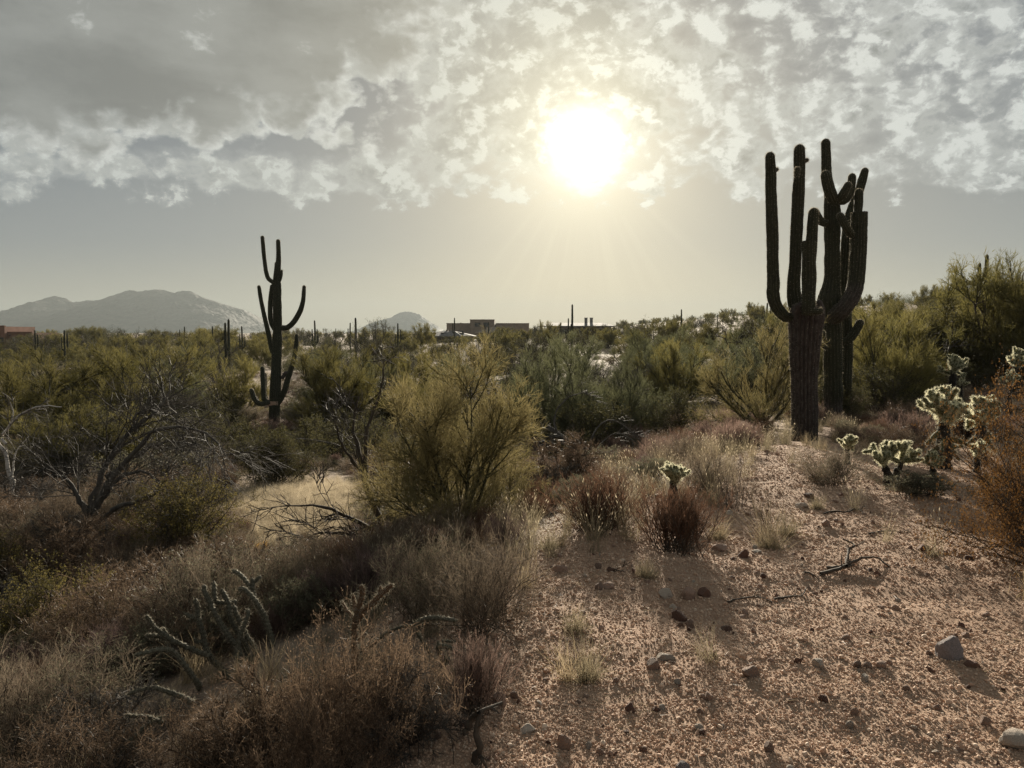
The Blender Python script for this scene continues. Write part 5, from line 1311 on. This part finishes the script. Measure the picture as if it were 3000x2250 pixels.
teddy(2612, 1420, 1284, 125, 'small glowing cholla on two paired stems at the edge of the gravel', 2, 5, .045, 2, jl=.10)
teddy(2733, 1405, 1325, 75, 'little glowing cholla in the shade beneath the black-trunked one', 3, 5, .035, 1, jl=.07)
teddy(2872, 1360, 1138, 120, 'glowing cholla half hidden behind the orange-brown bush, right of the black-trunked one', 4, 8, .07, 1, old=3, jl=.13)
teddy(2482, 1362, 1276, 64, 'small cholla in the grass between the saguaro clump and the paired-stem one', 5, 6, .035, 1, jl=.08)
teddy(1972, 1480, 1352, 110, 'compact glowing cholla poking up behind the urn shaped red shrub', 6, 7, .05, 1, jl=.085)
teddy(2795, 1090, 998, 86, 'rounded pale cholla farther up the slope above the largest one', 7, 10, .11, 1, D=19, jl=.16)
teddy(2980, 1070, 985, 74, 'pale cholla near the right edge under the tall dark tree', 8, 10, .11, 1, D=20, jl=.16)
teddy(2962, 1085, 1028, 56, 'smaller pale cholla just above the large orange-brown bush', 9, 7, .07, 1, D=16, jl=.11)
teddy(2822, 1095, 1058, 30, 'tiny pale cholla at the foot of the rounded one up the slope', 10, 5, .04, 1, D=18, jl=.09)
teddy(2862, 1385, 1290, 56, 'low cholla showing through the left edge of the orange-brown bush', 12, 6, .04, 1, jl=.08)
teddy(2890, 1452, 1408, 44, 'lowest small cholla glinting through the foot of the orange-brown bush', 13, 5, .03, 1, jl=.06)

# ------------------------------------------------------------------ buckhorn chollas (knobbly thin branches)
def knob_branch(acc, path, seed, mat_sp=1, spk=1.0):
    rng = np.random.default_rng(seed); path = np.array(path, float)
    Lg = np.linalg.norm(np.diff(path[:, :3], axis=0), axis=1).sum(); n = max(14, int(Lg / .007)); Q = smooth_path(path, n); P, R = Q[:, :3], Q[:, 3]
    P = P + np.cumsum(rng.normal(size=P.shape), 0) * .0008
    m = 15; T = nrm(np.gradient(P, axis=0)); u = nrm(np.cross(T, [.2, 1, .1])); w = np.cross(T, u)
    th = np.arange(m) / m * 2 * PI; s = np.arange(n) * .007
    # spiral rows of tubercles
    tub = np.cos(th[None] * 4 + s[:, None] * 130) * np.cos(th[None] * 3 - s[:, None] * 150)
    r = R[:, None] * .86 * (1 + .55 * np.clip(tub, -.35, 1)) * (1 + .06 * rng.normal(size=(n, m))); r[-1] *= .3; r[-2] *= .75
    V = P[:, None] + r[..., None] * (np.cos(th)[None, :, None] * u[:, None] + np.sin(th)[None, :, None] * w[:, None])
    idx = np.arange(n * m).reshape(n, m); b = np.roll(idx, -1, 1)
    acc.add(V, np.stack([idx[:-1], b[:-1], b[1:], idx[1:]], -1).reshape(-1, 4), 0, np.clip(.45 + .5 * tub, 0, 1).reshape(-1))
    k = int(n * 8 * spk); i = rng.integers(0, n, k); j = rng.integers(0, m, k); B = V[i, j]; D = nrm(B - P[i] + rng.normal(size=(k, 3)) * .006)
    ribbons(acc, np.stack([B, B + D * rng.uniform(.008, .022, (k, 1))], 1), np.full(k, .0011), rng, mat_sp, rng.uniform(0, 1, k))
def c7(x, y): return (350 + x * .4973, 1600 + y * .4973)
def buckhorn(label, base_px, D, branches, mat, seed, spk=1.0):
    g = ground_at_depth(base_px, D); t = thing('buckhorn_cholla', g, label, 'cholla cactus')
    for i, (rows, r, dz) in enumerate(branches):
        pts = []
        for q, (x, y) in enumerate(rows):
            px, py = c7(x, y); d = D + dz[0] + (dz[1] - dz[0]) * q / (len(rows) - 1); p = PT(px, py, d) - g
            pts.append((*p, r / F * d * (1.05 - .25 * q / (len(rows) - 1))))
        a = Acc(); knob_branch(a, pts, seed + i, 1, spk); link('branch', a.mesh('branch', [MT[mat], MT['spined']], True), t)
    return t
buckhorn('sprawling grey-green cactus of knobbly antler-like stems rising from the brown brush at lower left', 640, 3.7, [
 ([(690, 900), (650, 790), (530, 640), (480, 480), (440, 300)], 9.5, (0, .05)),
 ([(530, 650), (400, 600), (270, 550), (150, 535)], 8, (0, -.15)),
 ([(470, 840), (450, 800), (320, 620), (220, 605), (90, 628)], 8.5, (-.1, -.25)),
 ([(330, 570), (220, 490), (160, 400)], 7.5, (-.12, -.2)),
 ([(300, 560), (265, 500), (250, 470)], 6.5, (-.1, -.1)),
 ([(720, 700), (690, 590), (600, 480), (520, 320), (490, 230)], 9, (.1, .25)),
 ([(760, 720), (740, 600), (660, 430), (640, 330), (610, 250)], 9, (.15, .3)),
 ([(800, 700), (790, 600), (720, 480), (670, 350)], 8.5, (.15, .2)),
 ([(690, 330), (600, 335), (520, 320)], 7, (.3, .25)),
 ([(560, 320), (560, 250), (558, 205)], 7.5, (.25, .3)),
 ([(470, 430), (420, 420), (385, 400)], 7, (.05, .05)),
 ([(500, 560), (460, 570), (440, 550)], 6, (.03, .0)),
 ([(900, 640), (890, 530), (830, 370), (740, 260), (700, 250)], 8, (.35, .5)),
 ([(895, 560), (850, 420), (800, 300), (790, 170)], 7.5, (.4, .6)),
 ([(800, 300), (730, 190), (660, 145)], 7, (.55, .6)),
 ([(800, 210), (825, 185), (840, 190)], 6, (.6, .6)),
 ([(690, 660), (700, 560), (750, 400), (735, 370)], 7, (.1, .2))], 'buck', 600)
buckhorn('knobbly cactus stem lying low in the brush above the lower left corner', 470, 3.0, [
 ([(440, 920), (300, 868), (215, 838), (130, 850), (40, 880)], 8, (0, -.1)), ([(250, 1040), (150, 1000), (40, 985)], 7, (-.2, -.3)), ([(60, 1150), (200, 1040), (270, 1020)], 6, (-.2, -.2))], 'buck', 640)
buckhorn('single upright brown cactus stem forked at the top amid the brown brush', 1050, 3.25, [
 ([(1385, 760), (1390, 600), (1403, 430), (1440, 300), (1450, 222)], 10, (0, 0)),
 ([(1405, 440), (1440, 385), (1500, 340), (1560, 265), (1605, 222)], 9, (0, -.08)),
 ([(1500, 345), (1530, 280), (1540, 235)], 6.5, (-.05, -.05)),
 ([(1400, 410), (1385, 340), (1375, 285)], 6, (0, .05)), ([(1400, 440), (1340, 370), (1310, 320)], 5, (0, .08)), ([(1400, 560), (1440, 540), (1452, 520)], 5, (0, -.05))], 'buckb', 660, 1.8)
buckhorn('grey cactus branch arching right over the brush below the large grey shrub', 1230, 3.4, [
 ([(1380, 640), (1520, 550), (1600, 490), (1690, 455), (1745, 460)], 6, (0, 0)),
 ([(1740, 465), (1790, 430), (1870, 418), (1990, 432)], 8.5, (0, -.05)), ([(1760, 470), (1760, 520), (1850, 660)], 6, (0, 0)),
 ([(1920, 700), (1885, 590), (1960, 600), (2030, 640)], 7.5, (-.1, -.15)), ([(1945, 680), (1900, 640), (1870, 560)], 7, (-.1, -.1)), ([(1900, 560), (1985, 548)], 4, (-.1, -.1))], 'buck', 680)

# ------------------------------------------------------------------ bare and fallen dead trees
def px_limbs(base, rows_list):
    out = []
    for D0, rows in rows_list:
        out.append([PT(r[0], r[1], D0 + (r[2] if len(r) > 2 else 0)) - base for r in rows])
    return out
def c4(x, y, z=0.0): return (x * .452, 1150 + y * .452, z)
def cB(x, y, z=0.0): return (1000 + x * .452, 800 + y * .452, z)
def dead_tree(name, label, base, rows, radii, cat='dead tree', **kw):
    t = thing(name, base, label, cat)
    parts = dead_from(limbs=px_limbs(base, rows), radii=radii, **kw)
    for pn, me in parts.items(): link(pn, me, t)
    return t
b = at(262, 1560); D = b[1]
dead_tree('dead_tree', 'large grey dead tree fallen rightward with fine arching bare branches at left', b, [
 (D, [c4(580, 930), c4(600, 720), c4(650, 560), c4(720, 400, .1), c4(870, 240, .2), c4(980, 150, .3), c4(1100, 0, .4)]),
 (D, [c4(600, 760), c4(760, 520, -.1), c4(900, 370, -.2), c4(1010, 240, -.3), c4(1150, 225, -.4), c4(1350, 265, -.5), c4(1480, 420, -.5)]),
 (D, [c4(590, 800), c4(760, 560), c4(900, 510, .1), c4(1040, 575, .2)]),
 (D, [c4(600, 850), c4(740, 760, -.3), c4(900, 690, -.5), c4(1090, 625, -.7)]),
 (D, [c4(580, 800), c4(480, 640, -.1), c4(390, 540, -.2), c4(340, 520, -.2)]),
 (D, [c4(700, 560, .2), c4(860, 420, .5), c4(1040, 330, .8), c4(1230, 330, 1.0), c4(1330, 420, 1.1)]),
 (D, [c4(880, 250, .2), c4(875, 150, .2), c4(960, 120, .3)])],
 [(.055, .014), (.042, .008), (.05, .008), (.05, .006), (.05, .01), (.05, .006), (.025, .008)], seed=51, n=(13, 9, 6), L=(1.25, .55, .22), bend=-.035, up=.05, tw=.0045)
b = at(30, 1500); D = b[1]
dead_tree('dead_tree', 'bleached pale dead trunk with forking bare branches at the left edge', b, [
 (D, [c4(85, 900), c4(80, 660), c4(75, 560), c4(45, 440), c4(0, 330), c4(-60, 250)]),
 (D, [c4(40, 330), c4(10, 290), c4(110, 160, .1), c4(240, 92, .2), c4(400, 92, .3)]),
 (D, [c4(20, 270), c4(50, 230, -.1), c4(85, 150, -.1), c4(68, 62, -.1)]),
 (D, [c4(80, 540), c4(100, 390, .2), c4(190, 280, .3)]),
 (D, [c4(60, 660, -.2), c4(150, 690, -.3), c4(230, 715, -.3), c4(345, 722, -.3)]),
 (D, [c4(160, 700, -.3), c4(260, 745, -.4), c4(300, 850, -.4)])],
 [(.05, .022), (.026, .007), (.02, .006), (.018, .006), (.026, .006), (.02, .006)], seed=52, mats=('pale', 'deadtw'), n=(5, 4, 3), L=(.5, .25, .1), tw=.005)
b = at(1166, 1590); D = b[1]
dead_tree('bare_tree', 'thin leaning bare tree with dark forked stem left of the nearest palo verde', b, [
 (D, [cB(330, 1720), cB(270, 1659), cB(200, 1490), cB(140, 1300), cB(100, 1100), cB(90, 950), cB(110, 800)]),
 (D, [cB(150, 1320), cB(160, 1060, .1), cB(210, 880, .15), cB(262, 740, .2), cB(275, 560, .2)]),
 (D, [cB(140, 1290), cB(40, 1180, -.1), cB(-20, 1040, -.2), cB(-60, 900, -.2)]),
 (D, [cB(300, 1690), cB(250, 1560, .1), cB(230, 1430, .1), cB(200, 1330, .1)])],
 [(.05, .008), (.03, .006), (.025, .006), (.025, .008)], seed=53, mats=('bark', 'deadtw'), n=(8, 6, 4), L=(.55, .26, .12), up=.12, bend=.03, tw=.0042)
dead_tree('fallen_branch', 'dark fallen branch drooping leftward with a comb of fine twigs over the pale grass', b, [
 (D, [(1175, 1600, -.1), (1100, 1555, -.2), (1010, 1512, -.3), (930, 1482, -.4), (822, 1480, -.5)]),
 (D, [(1160, 1600, -.2), (1080, 1580, -.35), (980, 1560, -.5), (880, 1575, -.6)]),
 (D, [(1170, 1598, -.1), (1120, 1600, -.3), (1040, 1610, -.5), (960, 1650, -.6)])],
 [(.035, .006), (.03, .006), (.03, .006)], cat='fallen branch', seed=54, mats=('bark', 'bark'), n=(10, 7, 5), L=(.6, .3, .14), bend=-.03, tw=.005)
b = at(1750, 1385); D = b[1]
dead_tree('dead_log', 'weathered grey dead log lying among brush in front of the widest blue-green palo verde', b, [
 (D, [(1845, 1362, -.2), (1800, 1374, -.1), (1777, 1366), (1750, 1342, .1), (1710, 1316, .2), (1678, 1300, .3), (1642, 1284, .5), (1601, 1248, .8)]),
 (D, [(1700, 1312, .2), (1690, 1300, .1), (1660, 1296, .1), (1610, 1300, .1)]),
 (D, [(1640, 1284, .5), (1624, 1240, .6), (1633, 1198, .7), (1669, 1162, .8), (1723, 1148, .9)]),
 (D, [(1732, 1330, .1), (1735, 1279, .2), (1760, 1243, .3), (1800, 1232, .3), (1850, 1265, .2), (1895, 1311, .1)]),
 (D, [(1740, 1345, .1), (1760, 1300, .4), (1810, 1270, .5), (1870, 1300, .5)]),
 (D, [(1690, 1350), (1674, 1361, -.1), (1633, 1374, -.2), (1610, 1401, -.3)]),
 (D, [(1720, 1345), (1660, 1340, -.2), (1600, 1365, -.4), (1560, 1400, -.5)])],
 [(.07, .045), (.05, .02), (.022, .006), (.02, .005), (.018, .005), (.018, .006), (.02, .005)], cat='dead log', seed=55, n=(6, 5, 4), L=(.5, .25, .1), bend=-.04, tw=.0045, t0=.45)
b = at(1395, 2240); D = b[1]
dead_tree('dead_cactus', 'blackened twisted dead cactus stem standing at the bottom edge beside the gravel', b, [
 (D, [(1392, 2275), (1390, 2210), (1408, 2195, -.02), (1396, 2150), (1402, 2098), (1425, 2076, .05), (1470, 2062, .1)]),
 (D, [(1366, 2150, .05), (1372, 2120, .05), (1392, 2094, .02), (1402, 2090)]),
 (D, [(1398, 2200), (1415, 2230, -.05), (1425, 2250, -.05)])],
 [(.013, .008), (.013, .009), (.008, .005)], cat='dead stem', seed=56, mats=('bark', 'bark'), n=(2, 2, 1), L=(.08, .03, .02), tw=.003)
b = at(2500, 1690); D = b[1]
def sticks(label, base_px, rows, r, seed, mats=('bark', 'bark'), n=(3, 3, 2), L=(.12, .06, .03)):
    b = at(*base_px); limbs = []
    for row in rows:
        l = []
        for q in row:
            g = at(q[0], q[1]); l.append(g - b + [0, 0, r * .8 + (q[2] if len(q) > 2 else 0)])
        limbs.append(l)
    t = thing('fallen_stick', b, label, 'stick', 'fallen sticks on the gravel')
    for pn, me in dead_from(seed, limbs, [(r, r * .4)] * len(limbs), mats, n, L, 0, tw=.0025, sides=6).items(): link(pn, me, t)
sticks('dark forked dead branch lying on the gravel right of the golden grass tuft', (2500, 1690), [[(2403, 1688), (2450, 1682, .02), (2485, 1673, .04), (2530, 1660, .05), (2575, 1653, .03), (2603, 1664)], [(2420, 1668), (2470, 1675, .02), (2500, 1672, .03)], [(2480, 1678, .03), (2485, 1650, .08), (2500, 1640, .10), (2468, 1634, .12)]], .014, 57)
sticks('long thin twig lying on the upper gravel in front of the dark stones', (2470, 1505), [[(2415, 1506), (2450, 1503, .01), (2480, 1506, .01), (2510, 1496, .01), (2537, 1508)]], .010, 58)
sticks('thin crooked twig lying right of the three rocks in a row', (2250, 1762), [[(2130, 1768), (2180, 1758, .01), (2230, 1760, .01), (2262, 1766)], [(2270, 1758), (2320, 1756, .01), (2350, 1752, .01), (2362, 1738, .03)]], .007, 59)
sticks('short dark twig on the gravel below the left end of the forked dead branch', (2375, 1690), [[(2355, 1680), (2375, 1688, .01), (2397, 1697)]], .007, 60)
sticks('thin dark twig on the gravel near the right side, above the low dark stone', (2600, 1560), [[(2545, 1566), (2600, 1560, .01), (2640, 1562)]], .007, 61)
sticks('small dark twig lying left of the three rocks in the gravel', (1810, 1672), [[(1782, 1672), (1805, 1676, .005), (1830, 1678)]], .008, 62)
